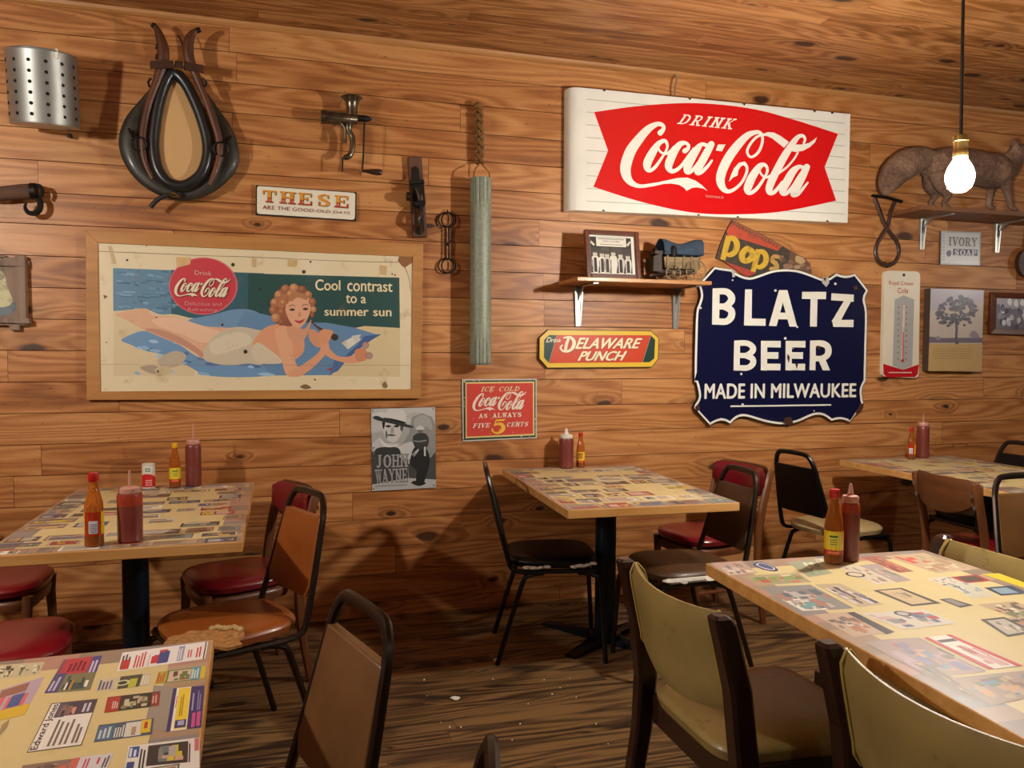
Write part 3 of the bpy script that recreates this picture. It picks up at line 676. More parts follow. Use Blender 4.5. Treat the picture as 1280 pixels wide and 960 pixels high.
    Q = [(130,810),(460,765),(420,860),(100,880)]; quad(*Q, '8a7468'); blobs(Q, .1, .1, .9, .9, 18, ['6a5a50', 'a88a78', '50463e', 'c86a5a']); sub(Q, .85, 0, 1, 1, 'c86a62', 3)
    Q = [(10,580),(55,545),(40,590),(-10,650)]; quad(*Q, '9a8a62')
    # sheets hidden by distance: the rest of the top carries ordinary ads
    a.k = 0; y = -.58
    while y < .0:
        x = -.35
        while x < .3: ad_block(a, x, y, r.uniform(.08, .13), .07, r, 1.0); x += .155
        y += .095
    for i in range(2): ad_block(a, -.36+.12*i*0, .1+.2*i, .1, .08, r, 1)
def right_print(a, r):
    q = lambda pts: [loc_of('right', 880+x/3.2, 670+y/3.2) for x, y in pts]
    def quad(tl, tr, br, bl, c, L=1): a.poly(q([tl, tr, br, bl]), c, L)
    def sub(Q, u0, v0, u1, v1, c, L):
        tl, tr, br, bl = [Vector(p) for p in q(Q)]
        f = lambda u, v: tuple((tl*(1-u)+tr*u)*(1-v)+(bl*(1-u)+br*u)*v)
        a.poly([f(u0, v0), f(u1, v0), f(u1, v1), f(u0, v1)], c, L)
    def blobs(Q, n, cs, u0=.04, v0=.08, u1=.96, v1=.92, L=2):
        for i in range(n):
            u, v = r.uniform(u0, u1-.06), r.uniform(v0, v1-.12)
            sub(Q, u, v, min(u1, u+r.uniform(.05, .2)), min(v1, v+r.uniform(.08, .3)), r.choice(cs), L+i*.03)
    mixc = ['8a7a6a', 'b09a84', '6a6a70', 'c8bca4', '9a6a5a', '7a8a86', 'd8ccb0']
    def ad(Q, bg, n, cs=mixc): quad(*Q, bg); blobs(Q, n, cs)
    ad([(25,108),(150,100),(215,148),(100,158)], 'b89a8a', 12)
    ad([(70,128),(130,125),(170,150),(100,158)], 'c8b8a8', 6, ['b86a60', 'd8d0c0', 'e0d8c8'])
    a.smooth(q([(196,112),(225,104),(270,118),(296,135),(285,142),(240,136),(205,122)]), '2e3a6a', 3); a.smooth(q([(208,114),(228,108),(268,120),(284,133),(272,137),(240,131),(215,120)]), 'd8d4d0', 3.3)
    a.smooth(q([(215,115),(230,110),(266,121),(278,132),(268,134),(240,128),(222,121)]), '44507c', 3.6)
    ad([(150,160),(375,148),(430,185),(215,198)], 'a89a7a', 20, ['8aa05a', 'c86a4a', 'd8c8a0', '6a8a52', 'b85040'])
    ad([(330,105),(430,95),(515,150),(420,165)], '9aa084', 10, ['3a6a4a', '5a8a5a', 'd8d8b8', '7a9a72'])
    ad([(440,92),(480,90),(520,108),(460,112)], 'c8c4a4', 5, ['5a7a5a', 'e0d8b8'])
    ad([(230,205),(420,195),(575,280),(560,292),(400,300),(310,250)], '8a8a86', 2) if False else ad([(225,205),(425,195),(600,290),(385,305)], '8a8a86', 26, ['6aa0a0', '8a7a7a', 'b8b0a8', 'a87a6a', '5a6a72'])
    ad([(312,255),(395,250),(500,295),(395,300)], 'e0d8c8', 12, ['8a8074', 'b0a594', 'c8bca8'])
    ad([(440,195),(545,190),(720,275),(620,285)], 'b8a88a', 16, ['4a4a6a', '5a5a8a', 'd0c8c0', '3a3a52', '8a8aa8'])
    ad([(515,120),(610,115),(770,185),(690,195)], 'd0c4ac', 14, ['6a4a3a', '9a8a7a', 'c8c0b4', 'a83a3a'])
    a.disc(*q([(605, 155)])[0], .026, '4a3a34', 2.8); a.disc(*q([(605, 155)])[0], .019, 'd8c8b0', 3.1)
    ad([(620,118),(690,112),(830,178),(770,186)], 'a89a94', 12)
    ad([(625,85),(690,80),(840,142),(780,148)], 'a86a5a', 14, ['a83a34', '5a4a3a', 'c88a72', '3a4a3a'])
    ad([(720,80),(880,68),(1075,135),(930,150)], 'c0a88a', 24, ['c85a4a', '9aa07a', 'd8c0a0', 'a88a6a'])
    quad((675,218),(790,208),(950,270),(830,282), '4a4644', 1.5); quad((700,220),(785,213),(915,266),(832,275), 'c8b088', 2); blobs([(700,220),(785,213),(915,266),(832,275)], 6, ['8a7a62', 'b0a080'], L=2.3)
    quad((940,254),(985,250),(1078,278),(1025,288), '4a4644', 1.5); quad((960,257),(988,253),(1050,276),(1020,281), '8a8480', 2)
    ad([(885,170),(975,162),(1050,195),(965,202)], 'd0c8b4', 10, ['3a4a6a', '8a949a', 'b0b0a8'])
    ad([(965,190),(1060,180),(1165,240),(1075,250)], 'c8c4b0', 12, ['9aa4a8', 'd0d0c8', '7a8486'])
    quad((985,165),(1090,155),(1150,180),(1050,190), 'a8443a', 1.3); quad((1010,165),(1085,160),(1125,177),(1052,185), '5a4a42', 1.8)
    quad((1110,152),(1180,150),(1330,205),(1300,215), 'd8c02e', 1.4); quad((1120,208),(1230,198),(1300,230),(1190,240), '3a4a5a', 1.4); quad((1150,212),(1210,207),(1260,228),(1190,233), '8aa0b0', 1.8)
    ad([(620,310),(880,295),(1010,350),(800,375)], 'd0c8b8', 24, ['5a6a8a', '8a8a8a', 'b84a4a', 'c8a8a0', 'a0a8a8'])
    a.disc(*q([(795, 312)])[0], .02, '4a4a4a', 3, ); a.disc(*q([(795, 312)])[0], .013, 'b8b4ac', 3.3)
    ad([(440,315),(570,305),(760,385),(600,405)], 'c0a890', 18, ['b07a5a', '8a6a5a', 'd8d0c0', '6a6460'])
    quad((570,308),(600,305),(762,385),(730,395), '3a3a3e', 2.8)
    ad([(1095,275),(1240,262),(1380,310),(1260,335)], 'b8a484', 20, ['a84a3a', '6a5a4a', 'd8d0b8', '7a7a5a'])
    quad((1105,335),(1200,325),(1330,385),(1215,405), '4a4846', 1.4); quad((1130,340),(1200,332),(1300,382),(1215,396), 'b8b0a0', 1.8); blobs([(1130,340),(1200,332),(1300,382),(1215,396)], 8, ['7a766e', 'd0c8b8'], L=2.2)
    Q = [(878,408),(985,395),(1275,520),(1140,535)]; quad(*Q, 'e4ddd0', 2.5); sub(Q, 0, 0, .16, 1, 'c02a34', 3); sub(Q, .82, 0, 1, 1, 'c02a34', 3); sub(Q, .2, .12, .8, .2, '4a3a3a', 3.2); blobs(Q, 14, ['b86a6a', 'c89a94', '8a8a8a', 'd0a8a0'], .2, .3, .78, .95, 3.3)
    ad([(640,420),(860,408),(1130,540),(1060,552),(880,560)][:4], '9a8a86', 4)
    ad([(640,425),(850,410),(1125,545),(900,565)], 'a8938c', 34, ['8a8aa8', 'b8a0a8', '7a94a8', 'c8a890', '8a7a6a', 'b86a6a'])
    ad([(790,500),(900,510),(1120,640),(1090,660)], '8a7a6c', 22, ['6a8aa0', '8a6a52', 'b0a07a', '5a5a52'])
    ad([(980,570),(1280,540),(1420,620),(1150,680)], 'a08a76', 30, ['6a7a5a', '8a5a4a', 'b8a080', '5a8aa8', 'c89a6a'])
    a.k = 0; y = -.6
    while y < -.02:
        x = -.1
        while x < .34:
            if x > .02 or y < -.35: ad_block(a, x, y, .11, .06, r, .9)
            x += .135
        y += .09
table('printed tabletop table at the left wall with five condiments on it', *TL_['left'], 11, base_x=-.06, base_y=.1)
table('printed tabletop table at the bottom left corner, nothing standing on it', *TL_['near'], 23, near_print, base_a=-30)
table('printed tabletop table in the middle, against the wall below the yellow bordered sign', *TL_['mid'], 5, base_x=0, base_a=37)
table('largest printed tabletop table at the right front, between olive chairs', *TL_['right'], 31, right_print, base_x=.009, base_y=.012, base_a=31)
table('dim printed tabletop table against the wall at the far right', *TL_['back'], 47, base_x=.06)

# ================================================================== CHAIRS
def seat_pad(bm, d, w, z0, z1, front=.8, n=40, ex=3.2, cx=0.0):
    prof = [(0, z1), (.45, z1-.001), (.8, z1-.004), (.93, z1-.010), (.985, z1-.02), (1.0, (z0+z1)/2), (.97, z0+.004), (.9, z0)]
    rings = []
    for s, z in prof:
        ring = []
        for k in range(n):
            a = 2*math.pi*k/n; ca, sa = math.cos(a), math.sin(a)
            x = math.copysign(abs(ca)**(2/ex), ca)*d; y = math.copysign(abs(sa)**(2/ex), sa)*w
            y *= 1+.08*x/d
            ring.append((cx+x*s, y*s, z))
        rings.append(ring)
    c = bm.verts.new((cx, 0, z1)); V = [[bm.verts.new(p) for p in r] for r in rings[1:]]
    for k in range(n): bm.faces.new((c, V[0][k], V[0][(k+1) % n]))
    for A, B in zip(V, V[1:]):
        for k in range(n): bm.faces.new((A[k], B[k], B[(k+1) % n], A[(k+1) % n]))
    bm.faces.new(V[-1][::-1]); bmesh.ops.recalc_face_normals(bm, faces=bm.faces[:])
def crumple(bm, pts, r, seed, z=.0):
    rr = random.Random(seed)
    for p in pts:
        g = bmesh.ops.create_icosphere(bm, subdivisions=2, radius=r)
        s = Vector((rr.uniform(.8, 1.7), rr.uniform(.8, 1.7), rr.uniform(.3, .5)))
        for v in g['verts']:
            v.co = Vector((v.co.x*s.x, v.co.y*s.y, v.co.z*s.z))*rr.uniform(.8, 1.2)+Vector(p)
def lean(z):                               # x of the back uprights at height z
    return -.20 - .10*(z-.45)/.41 if z > .45 else -.20
def stack_chair(label, loc, rz, vinyl, tubem, height=.86, group='metal framed stacking chairs', pad=None):
    t = thing('stacking_chair', label, 'chair', (*loc, 0), math.radians(rz), group)
    bm = bmesh.new(); seat_pad(bm, .21, .2, .425, .478); part('seat', bm, pad or vinyl, t)
    # backrest panel between the uprights
    bm = bmesh.new(); zs = [.53+(height-.07-.53)*i/8 for i in range(9)]
    def hw(z): return .183-.045*(z-.45)/(height-.45)
    def halfw(i):
        e = min(1, (.45+i*.7)) if i < 1 else 1.0
        return (hw(zs[i])-.012)*(e if i == 0 else 1)
    F_, B_ = [], []
    for i, z in enumerate(zs):
        w = hw(z)-.004
        if i == 0: w -= .02
        rowf, rowb = [], []
        for j in range(9):
            u = -1+j/4; bulge = .010*(1-u*u)*(1-(2*i/8-1)**2)
            rowf.append(bm.verts.new((lean(z)+.010+bulge, u*w, z))); rowb.append(bm.verts.new((lean(z)-.012-bulge*.5, u*w, z)))
        F_.append(rowf); B_.append(rowb)
    for i in range(8):
        for j in range(8):
            bm.faces.new((F_[i][j], F_[i][j+1], F_[i+1][j+1], F_[i+1][j])); bm.faces.new((B_[i][j+1], B_[i][j], B_[i+1][j], B_[i+1][j+1]))
        bm.faces.new((F_[i][0], F_[i+1][0], B_[i+1][0], B_[i][0])); bm.faces.new((F_[i+1][8], F_[i][8], B_[i][8], B_[i+1][8]))
    for j in range(8):
        bm.faces.new((F_[0][j+1], F_[0][j], B_[0][j], B_[0][j+1])); bm.faces.new((F_[8][j], F_[8][j+1], B_[8][j+1], B_[8][j]))
    bmesh.ops.recalc_face_normals(bm, faces=bm.faces[:]); part('backrest', bm, vinyl, t, bevel=.004)
    # one bent tube: seat rail, upright, top bow, upright, seat rail
    def side(s): return [(.19, s*.185, .415), (0, s*.187, .413), (-.13, s*.188, .412), (-.185, s*.188, .428), (-.204, s*.187, .475), (lean(.6), s*.172, .6), (lean(.75), s*hw(.75), .75), (lean(height-.06), s*(hw(height)+.002), height-.06), (lean(height-.018), s*(hw(height)-.02), height-.018), (lean(height), s*(hw(height)-.06), height)]
    bm = bmesh.new(); tube(bm, cr(side(1)+side(-1)[::-1], 4), .0135, 8, flat=.8); part('back_frame', bm, tubem, t)
    for s in (1, -1):
        for fr in (1, 0):
            p = [(.12, s*.17, .402), (.185, s*.178, .392), (.212, s*.185, .34), (.235, s*.2, .0)] if fr else [(-.05, s*.17, .402), (-.115, s*.178, .39), (-.145, s*.185, .34), (-.25, s*.2, .0)]
            bm = bmesh.new(); tube(bm, cr(p, 5), .0115, 8); part('leg', bm, tubem, t)
    bm = bmesh.new(); tube(bm, [(.19, -.185, .41), (.19, .185, .41)], .011, 8); tube(bm, [(-.05, -.18, .402), (-.05, .18, .402)], .010, 8); tube(bm, [(.12, -.18, .402), (.12, .18, .402)], .010, 8)
    part('cross_rail', bm, tubem, t)
    return t
def curved_back(bm, z_lo, z_hi, w, bulge, th, x0, taper=.075, up=0.0):
    nu, nv = 20, 6; F_, B_ = [], []
    for i in range(nu+1):
        u = -1+2*i/nu; rf, rb = [], []
        for j in range(nv+1):
            v = j/nv; lo = z_lo+taper*abs(u)**2.6; hi = z_hi+up*abs(u)**2-.02*max(0, abs(u)-.8)/.2
            z = lo+(hi-lo)*v; x = x0-bulge*(1-u*u)-.05*(z-z_lo)
            k = math.sqrt(max(0, 1-(2*v-1)**4))*math.sqrt(max(0, 1-abs(u)**10))
            rf.append(bm.verts.new((x+th*.5*k+.001, u*w, z))); rb.append(bm.verts.new((x-th*.5*k-.001, u*w, z)))
        F_.append(rf); B_.append(rb)
    for i in range(nu):
        for j in range(nv):
            bm.faces.new((F_[i][j], F_[i+1][j], F_[i+1][j+1], F_[i][j+1])); bm.faces.new((B_[i+1][j], B_[i][j], B_[i][j+1], B_[i+1][j+1]))
        bm.faces.new((F_[i][0], B_[i][0], B_[i+1][0], F_[i+1][0])); bm.faces.new((F_[i][nv], F_[i+1][nv], B_[i+1][nv], B_[i][nv]))
    for j in range(nv):
        bm.faces.new((F_[0][j], F_[0][j+1], B_[0][j+1], B_[0][j])); bm.faces.new((F_[nu][j+1], F_[nu][j], B_[nu][j], B_[nu][j+1]))
    bmesh.ops.recalc_face_normals(bm, faces=bm.faces[:])
def cafe_chair(label, loc, rz, vinyl, group='wooden chairs with curved backs and red seats'):
    t = thing('wooden_chair', label, 'chair', (*loc, 0), math.radians(rz), group)
    bm = bmesh.new(); seat_pad(bm, .205, .2, .43, .482, ex=3.0); part('seat', bm, M['red_vinyl'], t)
    bm = bmesh.new(); seat_pad(bm, .19, .185, .37, .43, ex=4); part('apron', bm, M['chair_wood'], t)
    bm = bmesh.new(); curved_back(bm, .625, .80, .205, .05, .034, -.215); part('backrest', bm, vinyl, t)
    bm = bmesh.new(); curved_back(bm, .632, .806, .208, .05, .012, -.240); part('back_shell', bm, M['brown_ply'], t)
    for s in (1, -1):
        bm = bmesh.new(); tube(bm, cr([(-.245, s*.185, 0), (-.205, s*.19, .22), (-.192, s*.195, .42), (-.215, s*.2, .6), (-.262, s*.203, .79)], 5), [.014]*5+[.017]*15+[.013], 8, flat=1.25, upv=(1, 0, 0))
        l = part('leg', bm, M['chair_wood'], t)
        bm = bmesh.new(); lathe(bm, [(.0115, 0), (.008, .003)], (-.273, s*.195, .735), 10, 'x'); part('bolt', bm, M['bracket'], t)
        bm = bmesh.new(); lathe(bm, [(.0115, 0), (.008, .003)], (-.257, s*.195, .68), 10, 'x'); part('bolt', bm, M['bracket'], t)
        bm = bmesh.new(); tube(bm, [(.17, s*.165, .43), (.165, s*.165, .36), (.175, s*.168, .18), (.18, s*.17, 0)], [.02, .02, .0165, .012], 10); part('leg', bm, M['chair_wood'], t)
        bm = bmesh.new(); tube(bm, [(-.21, s*.188, .2), (.172, s*.167, .2)], .009, 8); part('stretcher', bm, M['chair_wood'], t)
    return t
def olive_chair(label, loc, rz):
    t = thing('upholstered_chair', label, 'chair', (*loc, 0), math.radians(rz), 'olive upholstered chairs with dark wooden frames')
    bm = bmesh.new(); seat_pad(bm, .235, .222, .405, .462, ex=6); part('seat', bm, M['olive_vinyl'], t)
    W2 = .225
    bm = bmesh.new()
    for s in (1, -1): box(bm, -.2, s*(W2-.012)-.011, .335, .2, s*(W2-.012)+.011, .41)
    box(bm, -.215, -W2+.02, .335, -.193, W2-.02, .41); box(bm, .185, -W2+.02, .335, .207, W2-.02, .41)
    part('seat_rail', bm, M['dark_wood'], t, smooth=False)
    for s in (1, -1):
        bm = bmesh.new()
        pr = [(-.275, 0), (-.225, .3), (-.215, .45), (-.235, .62), (-.275, .775), (-.283, .79), (-.285, .797)]
        rings = []
        for i, (x, z) in enumerate(pr):
            dx = [.022, .026, .029, .028, .026, .022, .014][i]; dy = [.021, .024, .026, .026, .025, .022, .014][i]
            y = s*(W2+.028); c = .3
            rings.append([bm.verts.new((x+a*dx, y+b*dy, z)) for a, b in ((-1, -1+c), (-1+c, -1), (1-c, -1), (1, -1+c), (1, 1-c), (1-c, 1), (-1+c, 1), (-1, 1-c))])
        for A, B in zip(rings, rings[1:]):
            for k in range(8): bm.faces.new((A[k], A[(k+1) % 8], B[(k+1) % 8], B[k]))
        bm.faces.new(rings[0][::-1]); bm.faces.new(rings[-1]); bmesh.ops.recalc_face_normals(bm, faces=bm.faces[:])
        part('leg', bm, M['dark_wood'], t, smooth=False)
        bm = bmesh.new(); lo = [(.195+a*.018, s*W2+b*.018, 0) for a, b in ((-1,-1),(1,-1),(1,1),(-1,1))]; hi = [(.19+a*.023, s*W2+b*.021, .41) for a, b in ((-1,-1),(1,-1),(1,1),(-1,1))]
        hexa(bm, lo, hi); part('leg', bm, M['dark_wood'], t, smooth=False, bevel=.004)
    # sling back: slab bowed backwards between the posts, lower edge dips
    bm = bmesh.new(); nu, nv = 20, 7; F_, B_ = [], []
    def sl(u, v, off):
        lo = .555-.03*(1-u*u); hi = .792-.012*(1-u*u); z = lo+(hi-lo)*v
        x = -.222-.24*max(0, z-.6)*.9-.045*(1-u*u); k = math.sqrt(max(.02, 1-(2*v-1)**6))
        return (x+off*.021*k, u*(W2+.001), z)
    for i in range(nu+1):
        u = -1+2*i/nu
        F_.append([bm.verts.new(sl(u, j/nv, 1)) for j in range(nv+1)]); B_.append([bm.verts.new(sl(u, j/nv, -1)) for j in range(nv+1)])
    for i in range(nu):
        for j in range(nv):
            bm.faces.new((F_[i][j], F_[i+1][j], F_[i+1][j+1], F_[i][j+1])); bm.faces.new((B_[i+1][j], B_[i][j], B_[i][j+1], B_[i+1][j+1]))
        bm.faces.new((F_[i][0], B_[i][0], B_[i+1][0], F_[i+1][0])); bm.faces.new((F_[i][nv], F_[i+1][nv], B_[i+1][nv], B_[i][nv]))
    for j in range(nv):
        bm.faces.new((F_[0][j], F_[0][j+1], B_[0][j+1], B_[0][j])); bm.faces.new((F_[nu][j+1], F_[nu][j], B_[nu][j], B_[nu][j+1]))
    bmesh.ops.recalc_face_normals(bm, faces=bm.faces[:]); bk = part('backrest', bm, M['olive_vinyl'], t)
    for s in (1, -1):
        bm = bmesh.new(); u = s*.955
        loop = [sl(u, j/10, 1.12) for j in range(11)]+[sl(u, j/10, -1.12) for j in range(10, -1, -1)]
        tube(bm, loop, .0042, 6, closed=True); part('piping', bm, M['olive_pipe'], bk)
    return t

# left table
c = stack_chair('orange brown stacking chair with a torn seat, at the right side of the left table', (-.18, -1.27), 204, M['orange_vinyl'], M['bronze'], .87)
def on_seat(pts, z, root):                  # photo points on a chair seat -> that chair's own metres
    bpy.context.view_layer.update(); inv = root.matrix_world.inverted(); return [inv @ G(x, y, z) for x, y in pts]
bm = bmesh.new(); pt = on_seat([(204,806),(212,797),(228,795),(236,789),(256,790),(264,785),(284,787),(300,786),(306,794),(298,801),(303,807),(284,812),(262,808),(240,813),(222,808)], .478, c)
hexa(bm, [(p.x, p.y, .4735) for p in pt], [(p.x, p.y, .4805+.0016*(k_ % 3)) for k_, p in enumerate(pt)]); part('torn_patch', bm, solid('bared_backing', 'a8773f', .9, 0, .3, 60, bump=.5), c, smooth=False, label='worn backing where the seat cover is torn away')
bm = bmesh.new(); pt = on_seat([(262,787),(272,784),(283,786),(292,784),(303,788)], .484, c); tube(bm, [(p.x, p.y, .483+.003*(k_ % 2)) for k_, p in enumerate(cr([tuple(q) for q in pt], 3) and [Vector(q) for q in cr([tuple(q) for q in pt], 3)])], [.008, .012, .010, .013, .009, .012, .011, .013, .010, .012, .010, .012, .007], 8, flat=.7); part('torn_stuffing', bm, M['foam'], c, label='cream flap of stuffing along the tear')
cafe_chair('red padded wooden chair behind the orange brown chair, at the right of the left table', (-.18, -.66), 200, M['maroon_vinyl'])
cafe_chair('red seated wooden chair at the left edge, farther one, seat corner under the table', (-1.12, -.52), 0, M['maroon_vinyl'])
cafe_chair('red rounded seat of a wooden chair at the left edge, nearest the bottom left table', (-.86, -1.3), 8, M['maroon_vinyl'])
stack_chair('brown stacking chair in front, with a tall open bow, beside the bottom left table', (-.13, -2.62), 197, M['brown_vinyl'], M['bronze'], .87)
stack_chair('brown frame top of a stacking chair poking up at the bottom edge of the floor', (-.055, -3.16), 166, M['brown_vinyl'], M['bronze'], .87)
# middle table
c = stack_chair('black stacking chair with worn seat edge at the left of the middle table', (1.2, -.66), -13, M['black_vinyl'], M['black_tube'], .86)
for q_ in ([(-.12, -.203, .436), (-.09, -.205, .434), (-.06, -.207, .437), (-.03, -.208, .44)], [(.09, -.213, .44), (.12, -.214, .444), (.15, -.212, .448), (.175, -.205, .452)]):
    bm = bmesh.new(); crumple(bm, q_, .017, 8); part('torn_lining', bm, M['tape'], c, label='white lining showing along the torn seat edge')
c = stack_chair('brown stacking chair at the middle table, in front of the red backed chair', (1.70, -1.0), 180, solid('dark_brown_vinyl', '4a301a', .45, 0, .1, 9, .1, bump=.05), M['bronze'], .86)
bm = bmesh.new(); tube(bm, [(-.1, .2, .438), (.16, .205, .438)], .012, 8); crumple(bm, [(-.02, .205, .438), (.1, .21, .436), (.16, .2, .44)], .02, 5); part('taped_edge', bm, M['tape'], c, label='white tape along the seat edge')
cafe_chair('red backed wooden chair between the middle table and the black chair', (2.1, -.5), 188, M['maroon_vinyl'])
# far right table
stack_chair('black backed stacking chair with a tan seat, at the left of the far right table', (2.91, -.5), 6, M['black_vinyl'], M['black_tube'], .86, pad=M['tan_vinyl'])
cafe_chair('brown curved back wooden chair seen from behind, at the front of the far right table', (3.33, -1.1), -6, M['brown_ply'])
stack_chair('brown stacking chair at the right edge behind the far olive chair', (3.06, -1.78), -90, M['brown_vinyl'], M['bronze'], .86)
stack_chair('dark stacking chair against the wall at the right end of the far right table', (3.93, -.5), 180, M['black_vinyl'], M['bronze'], .86)
# right table
olive_chair('olive chair with its whole seat showing, at the left of the right table', (1.225, -2.32), 0)
olive_chair('olive chair cut off by the bottom right corner, nearest the camera', (1.355, -3.03), 1)
olive_chair('olive chair on the far side of the right table, only its back top showing', (1.785, -2.33), 180)

# ================================================================== BOTTLES
def arc_label(bm_art, r, z0, z1, a0, a1, col, L, n=8):
    for i in range(n):
        b0 = a0+(a1-a0)*i/n; b1 = a0+(a1-a0)*(i+1)/n; R = r+.0004*L
        V = [Vector((R*math.cos(a), R*math.sin(a), z)) for a, z in ((b0, z0), (b1, z0), (b1, z1), (b0, z1))]
        bm_art._face([bm_art.bm.verts.new(v) for v in V], lin(col))
def hot_sauce(label, loc, turn, style, h=.235, level=.10, cap='cap_red'):
    """turn: direction (radians) the label faces"""
    t = thing('hot_sauce_bottle', label, 'bottle', loc, turn, 'hot sauce bottles')
    k = h/.235; r = .0285*k
    P = lambda pr: [(a*k, b*k) for a, b in pr]
    bm = bmesh.new(); lathe(bm, P([(.024, .0), (.0285, .004), (.0285, .115), (.027, .135), (.020, .165), (.0135, .19), (.012, .205), (.0135, .207), (.0135, .213), (.011, .214)]), seg=28)
    part('glass_body', bm, M['glass'], t)
    bm = bmesh.new(); lathe(bm, P([(.022, .002), (.0268, .006), (.0268, level)]), seg=24); part('sauce', bm, M['sauce'], t)
    bm = bmesh.new(); lathe(bm, P([(.0145, .207), (.0155, .209), (.0155, .228), (.0145, .234), (.006, .235)]), seg=20); part('cap', bm, M[cap], t)
    a = Art(None); q = lambda x: x*k
    if style == 'back':
        arc_label(a, r, q(.035), q(.112), -1.9, 1.9, 'b02018', 1.2); arc_label(a, r, q(.04), q(.112), .75, 1.9, 'd8b020', 1.6); arc_label(a, r, q(.04), q(.112), -1.9, -1.1, 'd8b020', 1.6)
        arc_label(a, r, q(.044), q(.084), -.55, .35, 'cfcad0', 2.2)
        for i in range(5): arc_label(a, r, q(.048+.006*i), q(.0505+.006*i), -.45, .25, '6a6a86', 2.8)
    else:
        arc_label(a, r, q(.03), q(.105), -1.9, 1.9, 'b02a14', 1.2); arc_label(a, r, q(.046), q(.105), -1.8, 1.8, 'dcc02a', 1.6)
        arc_label(a, r, q(.058), q(.098), -.55, .55, 'c8c83a' if style == 'front' else 'd8803a', 2.2)
        arc_label(a, r, q(.086), q(.092), -.42, .42, '4a5a2a', 2.8)
        for i in range(3): arc_label(a, r, q(.063+.007*i), q(.066+.007*i), -.36, .36, '8a6a2a', 2.8)
        arc_label(a, r, q(.034), q(.042), -.6, .6, 'd86a4a', 2.0)
    part('label_wrap', a.bm, M['enamel'], t)
    return t
def ketchup(label, loc, nozzle=True, h=.21, r=.035, fill=.75, stick=None, cap='cap_white', taper=1.0):
    t = thing('squeeze_bottle', label, 'bottle', loc, 0, 'ketchup squeeze bottles')
    bm = bmesh.new(); lathe(bm, [(r*.9, 0), (r*.99, .004), (r*taper, h*.5), (r, h*.9), (r*.95, h*.95), (r*.8, h*.975)], seg=28); part('bottle_body', bm, M['ketchup'], t)
    if fill < .97:
        bm = bmesh.new(); lathe(bm, [(r*1.004, h*fill), (r*1.006, h*.9), (r*.96, h*.952)], seg=28, cap=False); part('smeared_band', bm, M['ketchup_top'], t)
    bm = bmesh.new(); pr = [(r*.84, h*.965), (r*.86, h*.97), (r*.86, h*1.06), (r*.8, h*1.075)]
    if nozzle: pr += [(r*.36, h*1.09), (r*.3, h*1.12), (r*.14, h*1.27), (r*.12, h*1.275)]
    else: pr += [(r*.4, h*1.08)]
    lathe(bm, pr, seg=24); part('cap', bm, M[cap], t)
    if stick:
        bm = bmesh.new(); lathe(bm, [(.0048, h*1.07), (.0042, h*1.07+stick*.6), (.003, h*1.07+stick)], seg=10); part('nozzle_tip', bm, M['cap_pink'], t)
    return t
tc = lambda p: math.atan2(CAM.y-p.y, CAM.x-p.x)     # direction towards the photographer
Z = .7614
p = G(118, 682, Z); hot_sauce('hot sauce bottle with white barcode label at the front of the left table', p, tc(p), 'back', .235, .07)
p = G(163, 676, Z); ketchup('short ketchup squeeze bottle with a thin pink tip at the front of the left table', p, False, .165, .0385, .72, .055, 'cap_pink')
p = G(219, 609, Z); hot_sauce('small hot sauce bottle with yellow cap at the back of the left table', p, tc(p), 'front', .205, .05, 'cap_yellow')
p = G(242, 607, Z); ketchup('tall ketchup squeeze bottle with a long stick tip at the back of the left table', p, False, .2, .035, 1, .075, 'cap_pink')
p = G(706, 584, Z) + Vector((0, -.02, 0)); ketchup('ketchup squeeze bottle with a clean white cap on the middle table', p, True, .168, .04, 1)
p = G(724, 583, Z) + Vector((0, -.02, 0)); hot_sauce('small hot sauce bottle with orange red cap on the middle table', p, tc(p), 'mid', .19, .045)
p = G(1041.5, 703.5, Z); hot_sauce('hot sauce bottle with yellow label and red cap on the right front table', p, tc(p), 'front', .222, .045)
p = G(1061.5, 700, Z); ketchup('slim ketchup squeeze bottle with pale pink nozzle on the right front table', p, True, .182, .0275, .8, None, 'cap_pink')
p = G(1139, 574, Z); hot_sauce('hot sauce bottle with red and white label on the far right table', p, tc(p), 'back', .19, .05)
p = G(1153, 572, Z); ketchup('tall ketchup squeeze bottle with a thin tip on the far right table', p, False, .2, .036, 1, .05, 'cap_pink')
p = G(186, 610, Z); t = thing('salt_canister', 'small red and white salt canister at the back of the left table', 'canister', p, tc(p))
bm = bmesh.new(); lathe(bm, [(.026, 0), (.0275, .002), (.0275, .098), (.026, .103), (.0275, .105), (.0275, .112), (.02, .114)], seg=28); part('canister_body', bm, M['cap_white'], t)
a = Art(None); arc_label(a, .0275, .008, .05, -3.14, 3.14, 'c01a20', 1, 28)
for i in range(14):
    b0 = -1.57+3.14*i/14; zt = .05+.018*math.sin(3.14*i/14+.4); arc_label(a, .0275, .048, zt, b0, b0+3.14/14, 'c01a20', 1.5, 1)
arc_label(a, .0275, .078, .094, -.5, .2, '3a8a7a', 2); arc_label(a, .0275, .083, .089, -.35, .05, 'd8dcd0', 3)
for i in range(3): arc_label(a, .0275, .016+.01*i, .020+.01*i, -.5, .5, 'e0a8a0', 3)
part('printed_wrap', a.bm, M['print'], t)

